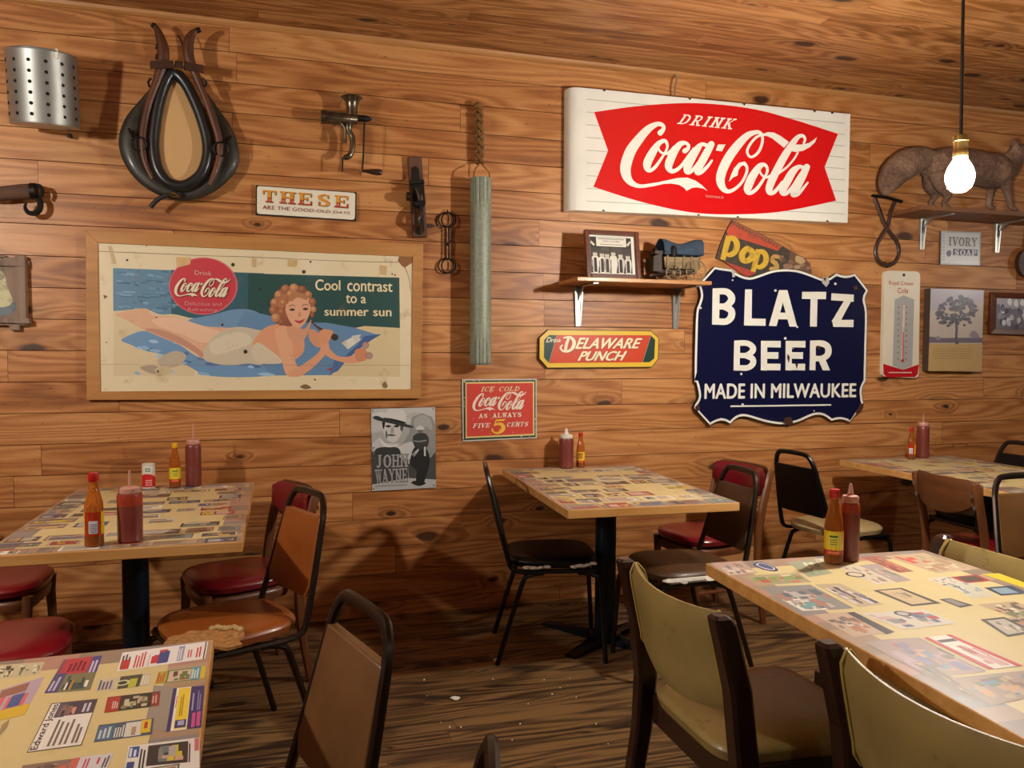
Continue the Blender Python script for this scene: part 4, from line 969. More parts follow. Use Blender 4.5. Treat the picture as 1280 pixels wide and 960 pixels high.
# ================================================================== WALL SIGNS
def wall_root(name, label, cat, px, py, group=None, y=-.003):
    p = W(px, py, y); return thing(name, label, cat, p, 0, group)
def rect_px(x0, y0, x1, y1, x2, y2, x3, y3): return [(x0, y0), (x1, y1), (x2, y2), (x3, y3)]
def panel(name, pts, d, root, mat, bevel=0.0, back=.003, label=None):
    bm = bmesh.new(); slab(bm, [W(x, y, -d) for x, y in pts], d-back)
    return part(name, bm, mat, root, world=True, smooth=False, bevel=bevel, label=label)
def rnd_rect(q, r, n=4):                  # rounded quad (TL TR BR BL) in pixels
    out = []
    for i in range(4):
        p = Vector(q[i]); a = (Vector(q[i-1])-p).normalized()*r; b = (Vector(q[(i+1) % 4])-p).normalized()*r
        for k in range(n+1):
            t = k/n; out.append(tuple(p+a*(1-t)**2+b*t**2))
    return out

# -- big red fishtail sign with rolled left edge
t = wall_root('enamel_sign', 'large white sign with a red fishtail and script lettering high on the wall', 'sign', 888, 278)
d = .085
bm = bmesh.new()
TLc, TRc, BRc, BLc = (722, 109), (1063, 142.5), (1059.5, 278.5), (721, 262.5)
rows = []
for c0, c1 in ((TLc, TRc), (BLc, BRc)):
    L_ = W(c0[0]+6, c0[1]+.6, -d); R_ = W(c1[0], c1[1], -d)
    ring = [Vector((L_.x-.075, -.004, L_.z)), Vector((L_.x-.075, -d+.055, L_.z)), Vector((L_.x-.067, -d+.027, L_.z)), Vector((L_.x-.048, -d+.009, L_.z)), Vector((L_.x-.022, -d+.001, L_.z)), L_, R_, Vector((R_.x, -.004, R_.z))]
    rows.append([bm.verts.new(v) for v in ring])
n = len(rows[0])
for i in range(n): j = (i+1) % n; bm.faces.new((rows[0][i], rows[0][j], rows[1][j], rows[1][i]))
bm.faces.new(rows[0][::-1]); bm.faces.new(rows[1]); bmesh.ops.recalc_face_normals(bm, faces=bm.faces[:])
part('sign_panel', bm, solid('white_enamel', 'e6e4da', .22, 0, .03, 5, .3), t, world=True)
a = wall_art(d)
for i in range(9):
    f = .09+i*.104; a.stroke([(733, 110.3+(263.2-110.3)*f, 1.0), (1056, 141.8+(278.2-141.8)*f, 1.0)], 'b4b6ac', .5, cap=False)
for x, top in ((755, 1), (862, 1), (930, 1), (1018, 1), (1040, 1), (754, 0), (873, 0), (922, 0), (1034, 0)):
    u = (x-722)/340; yy = (109+33.5*u) if top else (262.5+16*u)
    a.poly([(x-2.2, yy-.2), (x+2.6, yy), (x+.4, yy+(2.6 if top else -2.4))], '3a2a20', 1)
X4 = lambda x, y: (660+x/3.0476, 80+y/3.0476)
red = [X4(*p) for p in ((252,183),(305,330),(249,468))]
bot = [X4(*p) for p in cr([(249,468),(420,522),(600,562),(760,573),(960,563),(1174,521)], 6)]
rt = [X4(*p) for p in ((1130,393),(1181,266))]
top = [X4(*p) for p in cr([(1181,266),(1000,208),(840,168),(640,149),(440,158),(252,183)], 6)]
a.poly(red+bot[1:]+rt+top[1:-1], 'd21418', 1.2)
part('fishtail_print', a.bm, M['enamel'], t, world=True, smooth=False)
a = wall_art(d, 9); draw_script(a, 'ebe8dc', 2.5)
a.slab('DRINK', [(852,142.5),(919,148.5),(916.5,162),(849,155)], 'ebe8dc', 2.5, .45, .22, 0, .85)
a.text('TRADE MARK ®', [(881.5,243.5),(904,245.5),(904,248.5),(881.5,246.5)], 'dca8a0', 2.5)
part('lettering', a.bm, M['enamel'], t, world=True, smooth=False)
bm = bmesh.new(); tube(bm, [W(*p, -.05) for p in ((844,121),(843.5,108),(847,99),(846,93))], .005, 8); part('hanging_wire', bm, M['bracket'], t, world=True)

# -- navy shield sign
t = wall_root('enamel_sign', 'navy blue shield shaped sign with white block letters and a white edge', 'sign', 970, 530)
d = .032; X6 = lambda x, y: (860+x/4.571, 325+y/4.571)
out = cr([(150,38),(250,52)], 3)[:-1]+cr([(250,52),(290,80),(350,98),(410,82),(480,58),(550,50),(620,55),(680,72),(740,95),(790,108),(845,74)], 3)[:-1]+cr([(845,74),(900,88),(955,76)], 3)[:-1]+[(955,76),(1030,170)]+cr([(1030,180),(1012,225),(1026,300),(1022,500),(1018,690)], 3)[:-1]+cr([(1018,690),(996,740),(1000,800)], 3)+[(1005,820),(925,927)]+cr([(925,927),(870,912),(820,922)], 3)+cr([(820,922),(770,890),(725,888),(680,905),(620,930),(540,942),(450,930),(380,910),(320,895),(280,905),(242,938)], 3)[1:]+cr([(242,938),(190,918),(125,945)], 3)[1:]+[(32,845)]+cr([(38,825),(60,780),(46,700),(36,690),(38,500),(45,300),(60,250),(72,200),(58,140)], 3)
shield = [X6(*p) for p in out]
panel('sign_panel', shield, d, t, M['sign_edge'], .0, .0165)
def shrink(pts, k):
    n = len(pts); res = []
    ar = sum(pts[i][0]*pts[(i+1) % n][1]-pts[(i+1) % n][0]*pts[i][1] for i in range(n)); sg = 1 if ar > 0 else -1
    for i in range(n):
        a, b, c = Vector(pts[i-1]), Vector(pts[i]), Vector(pts[(i+1) % n])
        e1 = (b-a); e2 = (c-b)
        n1 = Vector((-e1.y, e1.x)).normalized() if e1.length > 1e-6 else Vector((0, 0)); n2 = Vector((-e2.y, e2.x)).normalized() if e2.length > 1e-6 else n1
        nn = (n1+n2); nn = nn.normalized() if nn.length > 1e-6 else n1
        res.append(tuple(b+nn*k*sg))
    return res
a = wall_art(d); a.poly(shrink(shield, .6), 'e2e0d6', 1); a.poly(shrink(shield, 3.3), '0e1236', 2)
face = a
a = wall_art(d, 9)
def block(a, L, pieces):
    for k, v in pieces:
        if k == 'p': a.poly([X6(*p) for p in v], 'e4e2d6', L)
        else: a.stroke([(*X6(x, y), w/4.571) for x, y, w in v], 'e4e2d6', L, cap=False, n=5)
def letB(x0, y0, w, h, s, t_=None):
    return [('p', [(x0, y0), (x0+s, y0+1), (x0+s-3, y0+h), (x0-4, y0+h-1)]),
            ('s', [(x0+s*.5, y0+s*.45, s*.92), (x0+w*.6, y0+s*.47, s*.92), (x0+w-s*.55, y0+h*.2+s*.1, s), (x0+w-s*.6, y0+h*.36, s), (x0+w*.55, y0+h*.49, s*.86), (x0+s*.5, y0+h*.49, s*.86)]),
            ('s', [(x0+w*.5, y0+h*.5, s*.86), (x0+w-s*.6, y0+h*.6, s), (x0+w-s*.55, y0+h*.78, s), (x0+w*.6, y0+h-s*.47, s*.92), (x0+s*.5, y0+h-s*.5, s*.92)])]
block(a, 3, letB(141, 162, 128, 208, 40))
block(a, 3, [('p', [(326,168),(366,168),(364,334),(444,336),(443,376),(320,374)])])
block(a, 3, [('p', [(520,172),(560,172),(506,378),(462,376)]), ('p', [(522,172),(568,172),(624,381),(580,380)]), ('p', [(515,300),(590,302),(598,340),(505,338)])])
block(a, 3, [('p', [(652,182),(790,182),(788,224),(651,222)]), ('p', [(701,200),(741,200),(736,381),(697,380)])])
block(a, 3, [('p', [(820,190),(948,198),(946,238),(818,230)]), ('p', [(892,232),(948,206),(872,348),(820,352)]), ('p', [(822,342),(946,342),(946,384),(830,382)])])
block(a, 3, letB(264, 460, 124, 172, 34))
for x in (417, 558):
    block(a, 3, [('p', [(x, 462), (x+36, 462), (x+35, 632), (x-1, 630)]), ('p', [(x, 462), (x+114, 462), (x+113, 500), (x, 498)]), ('p', [(x, 526), (x+100, 527), (x+99, 565), (x, 563)]), ('p', [(x, 592), (x+112, 593), (x+111, 631), (x, 629)])])
block(a, 3, [('p', [(698,460),(732,460),(728,630),(694,629)]), ('s', [(715,478,36),(770,478,36),(800,500,36),(798,540,36),(765,562,32),(715,562,32)]), ('p', [(740,560),(780,555),(812,631),(770,630)])])
a.text('MADE IN MILWAUKEE', [X6(98,708), X6(960,706), X6(958,783), X6(96,793)], 'e4e2d6', 3, .03, 0, 1.04)
a.stroke([(*X6(243,836),1.9),(*X6(818,828),1.9)], 'e4e2d6', 3, cap=False)
part('lettering', a.bm, M['enamel'], t, world=True, smooth=False)
a = face
for x, y, r in ((500,174,8),(625,383,6),(556,448,8),(304,651,7),(312,826,7),(72,274,7),(720,862,4),(842,136,8),(845,86,9),(255,115,5),(600,505,3)): a.disc(*X6(x, y), r/4.571, 'd8d4c8', 18, n=8)
for pts in ([(770,100),(800,95),(808,130),(790,155),(765,130)], [(248,50),(268,60),(270,95),(255,100)]): a.poly([X6(*p) for p in pts], 'b8b4a8', 18)
for pts in ([(540,930),(555,900),(590,897),(600,930),(575,946)], [(958,870),(985,820),(1005,820),(1000,850),(965,880)], [(772,104),(790,100),(786,125)], [(940,150),(965,145),(972,168),(950,172)], [(40,840),(60,820),(70,850),(50,870)], [(570,535),(582,555),(576,590),(566,560)], [(612,592),(630,590),(622,625)], [(735,488),(756,492),(752,512),(738,505)]): a.poly([X6(*p) for p in pts], '4a3226', 18.3)
part('enamel_face', a.bm, M['enamel'], t, world=True, smooth=False)

# -- yellow bordered octagonal sign
t = wall_root('tin_sign', 'long orange sign with yellow octagonal border below the small shelf', 'sign', 748, 460)
X5 = lambda x, y: (665+x/7.529, 405+y/7.529)
octo = [X5(*p) for p in ((150,52),(1120,62),(1196,130),(1190,330),(1130,408),(145,416),(66,325),(68,130))]
panel('sign_panel', octo, .02, t, M['sign_edge'])
a = wall_art(.02); a.poly(shrink(octo, .8), 'dcb634', 1)
inn = [X5(*p) for p in ((160,104),(1118,106),(1160,150),(1150,325),(1105,360),(160,368),(112,315),(114,150))]
a.poly(inn, '17382f', 1.5); a.poly([X5(*p) for p in ((238,105),(1116,107),(1034,361),(165,367))], 'c8401a', 2)
a.stroke([(*X5(233,106),.5),(*X5(160,366),.5)], 'c8b484', 2.2, cap=False); a.stroke([(*X5(1120,110),.5),(*X5(1040,360),.5)], 'c8b484', 2.2, cap=False)
part('printed_face', a.bm, M['tin'], t, world=True, smooth=False)
a = wall_art(.02, 9)
for off, c, L in ((3, '1c2c28', 3), (0, 'ece0bc', 4)):
    o = lambda x, y: X5(x+off, y+off)
    a.text('ELAWARE', [o(428,130), o(1036,136), o(1016,228), o(410,233)], c, L, .03, .28, 1.0)
    a.text('PUNCH', [o(455,258), o(892,256), o(868,342), o(432,346)], c, L, .03, .28, 1.0)
    S5 = lambda pts: [(*o(x, y), w/7.529) for x, y, w in pts]
    a.stroke(S5([(345,135,24),(325,190,30),(315,250,28)]), c, L, cap=False); a.stroke(S5([(300,130,16),(360,125,22),(395,165,34),(385,220,32),(345,255,24),(295,255,20),(268,225,18),(285,200,14)]), c, L)
    a.text('Drink', [o(140,122), o(280,140), o(276,172), o(132,172)], c if L == 4 else c, L, .02, .3)
part('lettering', a.bm, M['tin'], t, world=True, smooth=False)

# -- square red tin sign
t = wall_root('tin_sign', 'square red and cream tin sign with a big yellow five, right of the cowboy print', 'sign', 626, 549)
X7 = lambda x, y: (570+x/10.109, 465+y/10.109)
q = [X7(*p) for p in ((75,92),(1020,85),(1022,835),(85,880))]
panel('sign_panel', q, .008, t, M['sign_edge'])
a = wall_art(.008)
a.poly(q, 'c0beb4', 1); a.poly([X7(*p) for p in ((92,108),(1005,102),(1006,822),(98,862))], '23362e', 1.4); a.poly([X7(*p) for p in ((118,128),(990,120),(992,800),(122,838))], 'd8c47e', 1.8)
a.poly([X7(*p) for p in ((134,148),(972,138),(974,780),(136,818))], 'c8443a', 2.2)
for x, y in ((110,122),(965,103),(97,855),(1000,815)): a.disc(*X7(x, y), .8, '2a241c', 2.6, n=8)
r7 = random.Random(2)
for i in range(46): x, y = r7.uniform(140, 965), r7.uniform(150, 790); a.disc(*X7(x, y), r7.uniform(.25, .8), r7.choice(['d88a6a', 'e0b8a0', '9a3428']), 2.5, n=6)
for i in range(30):
    e = r7.randrange(4); u = r7.random(); x, y = [(100+900*u, 112), (100+900*u, 838-30*u), (105, 110+740*u), (1000, 110+700*u)][e]
    a.disc(*X7(x, y), r7.uniform(.4, 1.1), r7.choice(['b8b6aa', '8a8a7c', '3a2a20']), 2.1, n=6)
part('printed_face', a.bm, M['tin'], t, world=True, smooth=False)
a = wall_art(.008, 9)
draw_script(a, 'e6d8c8', 3.5, [X7(205,285), X7(893,258), X7(893,470), X7(205,488)])
a.slab('ICE', [X7(325,188), X7(490,184), X7(483,243), X7(318,248)], 'dfd0a0', 3.5, .25, wt=.8); a.slab('COLD', [X7(548,186), X7(808,180), X7(800,240), X7(542,246)], 'dfd0a0', 3.5, .25, wt=.8)
a.slab('AS', [X7(290,528), X7(405,524), X7(402,578), X7(287,582)], 'e6d8c8', 3.5, 0); a.slab('ALWAYS', [X7(462,522), X7(835,508), X7(832,566), X7(460,578)], 'e6d8c8', 3.5, 0)
a.slab('FIVE', [X7(222,652), X7(440,644), X7(430,700), X7(214,708)], 'e6d8c8', 3.5, .2); a.slab('CENTS', [X7(648,638), X7(920,628), X7(914,684), X7(640,694)], 'e6d8c8', 3.5, .2)
s7 = lambda pts: [(*X7(x, y), w/10.109) for x, y, w in pts]
a.poly([X7(*p) for p in ((505,600),(630,592),(605,618),(520,622))], 'e2b83e', 3.6)
a.stroke(s7([(512,602,14),(495,650,14),(485,678,16)]), 'e2b83e', 3.7, cap=False)
a.stroke(s7([(485,675,16),(530,655,30),(580,665,44),(598,710,52),(565,755,36),(510,772,24),(465,750,20),(458,725,26)]), 'e2b83e', 3.8)
part('lettering', a.bm, M['tin'], t, world=True, smooth=False)

# -- THESE sign
t = wall_root('wooden_sign', 'small cream sign with black edge and orange letters beside the horse collar', 'sign', 382, 276)
X8 = lambda x, y: (315+x/9.143, 225+y/9.143)
q = [X8(*p) for p in ((45,58),(1195,140),(1190,468),(42,398))]
panel('sign_panel', q, .018, t, solid('black_edge_paint', '15120f', .5))
a = wall_art(.018); a.poly(rnd_rect([X8(*p) for p in ((58,68),(1182,148),(1174,456),(56,385))], 3.5), 'e4dfcc', 1)
part('printed_face', a.bm, M['tin'], t, world=True, smooth=False)
a = wall_art(.018, 9)
for dx, dy, c, c2, L in ((7, 5, '2a2420', None, 2), (0, 0, 'd8922a', 'b8461c', 3)):
    a.slab('THESE', [X8(112+dx,112+dy), X8(1122+dx,186+dy), X8(1115+dx,322+dy), X8(108+dx,250+dy)], c, L, 0, .18, col2=c2)
for x, y in ((205,228),(358,240),(468,248),(582,252),(985,282),(880,280)): a.disc(*X8(x, y), 1.1, 'e0a080', 4, n=8)
a.text('ARE THE GOOD OLD DAYS', [X8(122,286), X8(1125,362), X8(1120,392), X8(118,334)], '8a2a3a', 3, 0, 0, 1.05)
part('lettering', a.bm, M['tin'], t, world=True, smooth=False)

# -- cowboy print (generic rider, generic hatted head)
t = wall_root('tin_print', 'black and white cowboy print on the wall between the two left tables', 'poster', 505, 613)
X9 = lambda x, y: (450+x/8, 500+y/8)
q = [X9(*p) for p in ((112,88),(752,72),(760,874),(122,912))]
panel('print_sheet', q, .005, t, M['sign_edge'])
a = wall_art(.005); P9 = lambda pts: [X9(*p) for p in pts]
a.poly(q, 'a8aaa8', .6)
a.poly(P9([(112,88),(752,72),(754,230),(112,330)]), 'bcbebc', .8)
for i in range(5): a.smooth(P9([(120+110*i,150+20*(i%2)),(220+110*i,120+15*(i%3)),(300+110*i,160),(200+110*i,190)]) if i < 4 else P9([(130,230),(230,250),(180,300),(125,300)]), ['d0d2d0','c8cac8','d8dad8','b0b2b0','c0c2c0'][i], .9+i*.05)
a.poly(P9([(490,330),(520,170),(620,130),(720,170),(750,240),(756,560),(430,560),(400,480)]), '8e908e', 1.3); a.smooth(P9([(540,200),(620,150),(700,190),(720,300),(640,260),(560,300)]), 'a4a6a4', 1.4)
a.smooth(P9([(380,480),(520,420),(560,560),(420,590)]), 'c4c6c4', 1.5)
a.poly(P9([(700,580),(756,520),(759,800),(490,780),(480,640)]), '4a4c4c', 1.6); a.poly(P9([(116,520),(170,500),(480,600),(485,830),(122,850)]), '484a4a', 1.7)
a.poly(P9([(121,845),(480,780),(758,795),(760,874),(122,912)]), 'b4b6b4', 1.8)
# head with hat
a.smooth(P9([(125,440),(190,380),(230,430),(380,440),(400,520),(380,560),(160,560),(140,500)]), 'c0c2c0', 2); a.smooth(P9([(150,560),(160,490),(250,470),(380,480),(400,560),(280,580)]), '3a3c3c', 2.1)
a.smooth(P9([(222,225),(230,300),(255,380),(310,420),(360,415),(405,350),(430,270),(420,220),(320,200)]), 'c8c8c6', 2.4)
a.smooth(P9([(222,225),(232,290),(245,270),(250,220)]), '2a2a2a', 2.6); a.smooth(P9([(405,250),(440,230),(425,310),(405,300)]), '5a5a5a', 2.6)
for ex in (282, 365): a.smooth(P9([(ex-30,262),(ex,250),(ex+30,262),(ex,275)]), '2a2a2a', 2.8)
a.smooth(P9([(315,270),(340,280),(335,330),(305,325)]), 'a0a0a0', 2.7); a.smooth(P9([(265,350),(310,340),(360,352),(310,362)]), '5a5a5a', 2.8); a.smooth(P9([(262,300),(275,340),(268,390),(252,350)]), '707070', 2.7)
a.smooth(P9([(190,370),(250,430),(330,455),(390,430),(330,470),(240,460)]), 'd8d8d6', 2.9)
a.smooth(P9([(250,180),(280,100),(350,92),(440,105),(455,215),(350,205)]), 'd0d0ce', 3); a.smooth(P9([(245,178),(340,190),(455,222),(440,235),(330,212),(240,195)]), '26282a', 3.2)
a.smooth(P9([(130,170),(170,158),(240,185),(330,212),(440,235),(530,262),(520,278),(440,268),(330,240),(220,215),(150,195)]), '3c3e40', 3.4)
# rider
a.smooth(P9([(510,560),(540,480),(600,450),(660,480),(700,600),(660,760),(640,820),(600,840),(560,820),(570,720),(500,640)]), '2c2e2e', 3); a.smooth(P9([(535,360),(590,330),(660,340),(690,400),(670,470),(610,500),(550,470),(530,410)]), '3e4040', 3.3)
a.smooth(P9([(560,285),(600,255),(650,285),(600,300)]), 'c8cac8', 3.5); a.disc(*X9(603,310), 3, '6a6a6a', 3.4)
a.poly(P9([(640,470),(656,465),(658,560),(640,560)]), 'd0d2d0', 3.6); a.stroke([(*X9(540,560),1.2),(*X9(585,495),1.6),(*X9(520,550),1)], 'b8bab8', 3.6); a.stroke([(*X9(545,410),1.8),(*X9(590,415),1.8),(*X9(660,405),1.8)], '8a8c8c', 3.6)
for x in (575, 630): a.stroke([(*X9(x,740),3.2),(*X9(x-5,800),2.4),(*X9(x,840),2.6)], '2a2c2c', 3.1)
a.smooth(P9([(510,825),(580,805),(660,830),(590,860)]), '2a2c2c', 3.0)
for x, y in ((128,106),(733,90),(738,852),(136,890),(140,478)): a.disc(*X9(x, y), .9, '141414', 4, n=8)
part('printed_face', a.bm, M['tin'], t, world=True, smooth=False)
a = wall_art(.005, 9)
for g, c, L in ((3, '303234', 4), (0, '9a9c9c', 4.5)):
    a.slab('JOHN', [X9(150-g,550-g), X9(480+g,540-g), X9(480+g,668+g), X9(150-g,680+g)], c, L, 0, .06, wt=1.1+.04*g); a.slab('WAYNE', [X9(150-g,696-g), X9(482+g,680-g), X9(482+g,818+g), X9(160-g,832+g)], c, L, 0, .05, wt=1.1+.04*g)
a.text('American Cowboy Legend', [X9(150,845), X9(480,832), X9(480,858), X9(150,875)], '6a6c6c', 4.2, 0, .3) if False else a.stroke([(*X9(150+20*i,862-i*.9+(4 if i%2 else -4)),.7) for i in range(17)], '6e7070', 4.2, n=3)
part('lettering', a.bm, M['tin'], t, world=True, smooth=False)

# -- framed beach poster
t = wall_root('framed_poster', 'large faded beach poster in a wide plywood frame on the left of the wall', 'poster', 318, 497)
d = .03; fo = [(107,288),(529,305),(526,498),(108,500)]; fi = [(122,303.5),(516,321),(514.5,486.5),(125.5,489.5)]
for i in range(4):
    j = (i+1) % 4
    bm = bmesh.new(); slab(bm, [W(*fo[i], -d), W(*fo[j], -d), W(*fi[j], -d), W(*fi[i], -d)], d-.003)
    part('frame_rail', bm, M['frame_ply'], t, world=True, smooth=False, bevel=.0015)
panel('poster_backing', [(120,302),(518,319),(516,489),(123,491)], .022, t, M['sign_edge'])
a = wall_art(.0225)
XL7 = lambda x, y: (110+x/4.8, 295+y/4.8); XR8 = lambda x, y: (310+x/4.8, 295+y/4.8)
a.poly(fi, 'ddd0ae', .3)
PL = lambda p: [XL7(*q) for q in p]; PR = lambda p: [XR8(*q) for q in p]
# sea
a.poly(PL([(150,192),(500,205),(500,480),(300,470),(152,450)]), '5c86a4', 1)
a.poly([XL7(500,203), XL7(1056,224), XR8(1056-960+0,225), XR8(100,560), XL7(700,500), XL7(500,480)], '2a5a68', 1)
a.poly([XR8(0,224), XR8(908,250), XR8(912,560), XR8(600,600), XR8(0,480)], '1f4a48', 1.1)
rp = random.Random(4)
for i in range(60):
    x, y = rp.uniform(160, 560), rp.uniform(205, 440); w = rp.uniform(20, 90); a.poly(PL([(x,y),(x+w,y+4),(x+w,y+rp.uniform(8,22)),(x,y+10)]), rp.choice(['6c96b4', '7aa2bc', '4f7a98', '46708c']), 1.2+i*.004)
disc = [XL7(692+206*math.cos(q)-10*math.sin(q)*0, 300+172*math.sin(q)) for q in [2*math.pi*k/48 for k in range(48)]]
a.poly(disc, 'cf6a74', 1.5); a.poly([XL7(690+198*math.cos(q), 300+166*math.sin(q)) for q in [2*math.pi*k/48 for k in range(48)]], 'c23644', 1.8)
a.poly(PL([(530,125),(620,128),(612,170),(532,190)]), 'd4b07a', 2)
# sand behind and ahead
a.poly([XL7(155,450)]+[XL7(*p) for p in cr([(155,450),(230,445),(340,436),(430,470),(520,470),(640,500)], 5)]+[XL7(640,840), XL7(152,840)], 'd4c4a0', 2)
a.poly(PR([(600,560),(700,540),(912,552),(912,845),(480,840),(520,700)]), 'd2c096', 2)
# towel
a.smooth(PL([(600,505),(760,470),(880,440),(1000,450),(1100,520),(1150,600),(1000,640),(800,600),(650,540)]), '6a92b8', 2.2)
a.poly(PR([(-20,450),(100,470),(300,520),(470,520),(640,550),(770,590),(800,588),(740,620),(640,690),(560,760),(500,835),(0,838),(-150,700)]), '6088b0', 2.2)
a.smooth(PL([(200,625),(260,590),(340,570),(450,600),(560,660),(700,740),(1000,790),(1056,780),(1056,840),(740,840),(600,780),(480,720),(350,690),(250,650)]), '6a94be', 2.3)
for i in range(34):
    x, y = rp.uniform(260, 1040), rp.uniform(620, 830); w = rp.uniform(30, 110)
    if y > 560+.22*x-30: a.smooth(PL([(x,y),(x+w*.5,y-8),(x+w,y+6),(x+w*.5,y+rp.uniform(8,18))]), rp.choice(['86aed2', '5a80ac', '9cc0de', '4c70a0']), 2.4+i*.004)
for pts, c in (([(560,640),(640,600),(680,620),(600,680)], 'd4d4c8'), ([(620,600),(680,590),(650,640)], 'c8c8bc'), ([(700,600),(800,590),(740,625),(690,660),(560,770),(540,760),(660,650)], '3e5e92'), ([(470,800),(510,785),(500,810)], 'a83a3a'), ([(520,740),(580,760),(540,810),(490,830)], '4a6a9c')): a.poly(PR(pts), c, 2.6)
# legs and body, one reclining bather
a.smooth(PL([(165,470),(240,450),(350,435),(390,478),(520,485),(700,540),(900,560),(960,640),(820,740),(690,735),(590,670),(420,600),(330,560),(220,500)]), 'd8ab8c', 3)
a.smooth(PL([(340,560),(430,560),(560,610),(680,690),(690,730),(590,668),(430,598)]), 'c08e78', 3.1)
a.smooth(PL([(520,490),(700,545),(820,590),(700,640),(560,590),(420,540),(390,500)]), 'e2bca0', 3.15)
a.smooth(PL([(690,725),(720,640),(800,570),(900,545),(1000,560),(1056,590),(1056,760),(960,765),(850,775),(740,760)]), 'c6bba4', 3.3)
a.smooth(PL([(730,650),(830,590),(940,580),(980,640),(860,690),(760,710)]), 'd4cab4', 3.4)
a.poly(PR([(-2,570),(60,590),(60,760),(-2,762)]), 'c6bba4', 3.35)
a.smooth(PR([(30,640),(90,560),(170,530),(260,545),(330,600),(330,700),(250,750),(130,730),(60,690)]), 'd89a78', 3.5)
a.smooth(PR([(20,690),(60,640),(140,690),(200,740),(190,765),(60,758)]), 'cfc4ac', 3.6)
a.smooth(PR([(165,560),(240,545),(262,640),(290,770),(340,810),(300,840),(235,838),(205,760),(175,650)]), 'dca684', 3.8)
a.smooth(PR([(240,820),(330,770),(430,690),(430,620),(480,640),(480,690),(400,780),(320,838),(260,842)]), 'd89e7c', 4)
a.smooth(PR([(370,560),(420,580),(440,660),(400,660),(365,610)]), 'cf9472', 3.7); a.smooth(PR([(470,660),(540,720),(620,720),(700,690),(712,735),(620,765),(500,735),(450,690)]), 'd69c78', 3.9)
a.smooth(PR([(640,690),(690,672),(715,700),(705,745),(655,750)]), 'c88662', 4.1)
# bottle in hand
a.stroke([(*XR8(385,520),1.6),(*XR8(415,545),2.6),(*XR8(460,575),5.2),(*XR8(515,605),7.0)], '5a3222', 4.2); a.disc(*XR8(522,608), 4.2, '3a2a22', 4.5); a.smooth(PR([(420,590),(450,560),(510,570),(500,600),(480,640),(440,650),(425,620)]), 'd49670', 4.6)
for x, y in ((705, 655), (727, 718)): a.disc(*XR8(x, y), 4.4, '8a6a6a', 4.3); a.disc(*XR8(x, y), 3.6, 'b08c84', 4.5)
# head: plain generic bather with wavy fair hair
a.smooth(PR([(240,480),(330,560),(380,500),(350,600),(300,640),(240,600)]), 'd29a78', 3.85)
a.smooth(PR([(135,430),(150,380),(190,320),(250,298),(330,305),(380,360),(402,420),(390,470),(340,450),(300,480),(260,540),(190,530),(150,510)]), '8a5038', 4.4)
a.smooth(PR([(180,400),(190,340),(260,310),(330,330),(300,370),(220,420),(190,470)]), 'b0744e', 4.6)
a.smooth(PR([(225,430),(250,370),(310,350),(365,370),(375,440),(350,510),(310,550),(265,530),(235,480)]), 'dca888', 4.8)
a.smooth(PR([(140,440),(200,430),(230,480),(215,530),(160,505)]), '9a5c40', 5); a.smooth(PR([(240,350),(300,315),(350,350),(270,370),(235,410)]), 'a4643f', 5)
for i, (x, y, r) in enumerate(((160,400,26),(150,445,24),(165,490,26),(200,515,22),(185,355,28),(225,320,28),(275,312,26),(325,322,24),(362,352,22),(385,395,22),(392,440,18),(385,475,14),(210,400,20),(200,455,20),(250,345,18),(300,335,16))):
    a.disc(*XR8(x, y), r/4.8, ['a8704e', '9a6044', 'b88058', '8a523a'][i % 4], 5.05, r*1.05/4.8, n=14); a.disc(*XR8(x-r*.2, y-r*.25), r*.55/4.8, ['c8946a', 'b47c56', 'cc9c70', 'a06a4a'][i % 4], 5.1, n=12)
a.smooth(PR([(232,440),(250,385),(300,365),(350,380),(368,440),(348,508),(310,545),(268,525),(240,485)]), 'dca888', 5.15)
a.smooth(PR([(240,380),(270,340),(330,345),(355,385),(300,368),(262,392)]), 'b07a54', 5.2)
for x, y in ((265, 442), (345, 438)): a.smooth(PR([(x-18,y),(x,y-8),(x+18,y),(x,y+8)]), '4a3430', 5.2); a.stroke([(*XR8(x-20,y-20),.8),(*XR8(x+2,y-28),.8),(*XR8(x+20,y-20),.6)], '6a4030', 5.2)
a.smooth(PR([(280,505),(310,508),(340,498),(320,522),(295,520)]), 'b03a34', 5.2); a.smooth(PR([(308,455),(318,480),(302,482)]), 'c08a6a', 5.1)
# shoes on sand
for pts, c in (([(310,790),(380,775),(430,790),(440,820),(380,825)], 'a89a86'), ([(420,740),(520,690),(590,720),(540,780),(450,790)], 'b8ac98'), ([(400,800),(470,780),(500,820),(430,840)], 'c8b894')): a.smooth(PL(pts), c, 2.8)
# red disc with the script
# age: cracks, stains
a.stroke([(*XL7(62,92),.5),(*XL7(380,104),.5),(*XL7(700,118),.4),(*XR8(0,125),.5),(*XR8(500,148),.5),(*XR8(900,158),.6)], '5a3e22', 6, cap=False)
a.stroke([(*XL7(72,770),.3),(*XL7(700,775),.25),(*XR8(975,775),.3)], '7a5a3a', 6, cap=False)
a.stroke([(*XR8(940,185),.5),(*XR8(965,250),.5),(*XR8(975,330),.4)], '4a3220', 6, cap=False)
a.poly(PR([(910,118),(985,124),(985,160),(940,190),(925,180),(900,150)]), '8a5a30', 6)
for x, y, r in ((945,694,2.6),(870,172,2.4),(410,488,1.0),(235,145,1.4),(352,60,.8),(910,76,.9),(806,532,1.6),(110,638,.9),(420,812,1.4)): a.disc(*XL7(x, y), r, '2c2018', 6.2, n=9)
for x, y, r in ((335,215,2.4),(375,155,1.4),(865,228,1.1),(882,234,1.1),(402,862,1.2),(1010,885,1),(70,318,1.8)): a.disc(*XR8(x, y), r, '2c2018', 6.2, n=9)
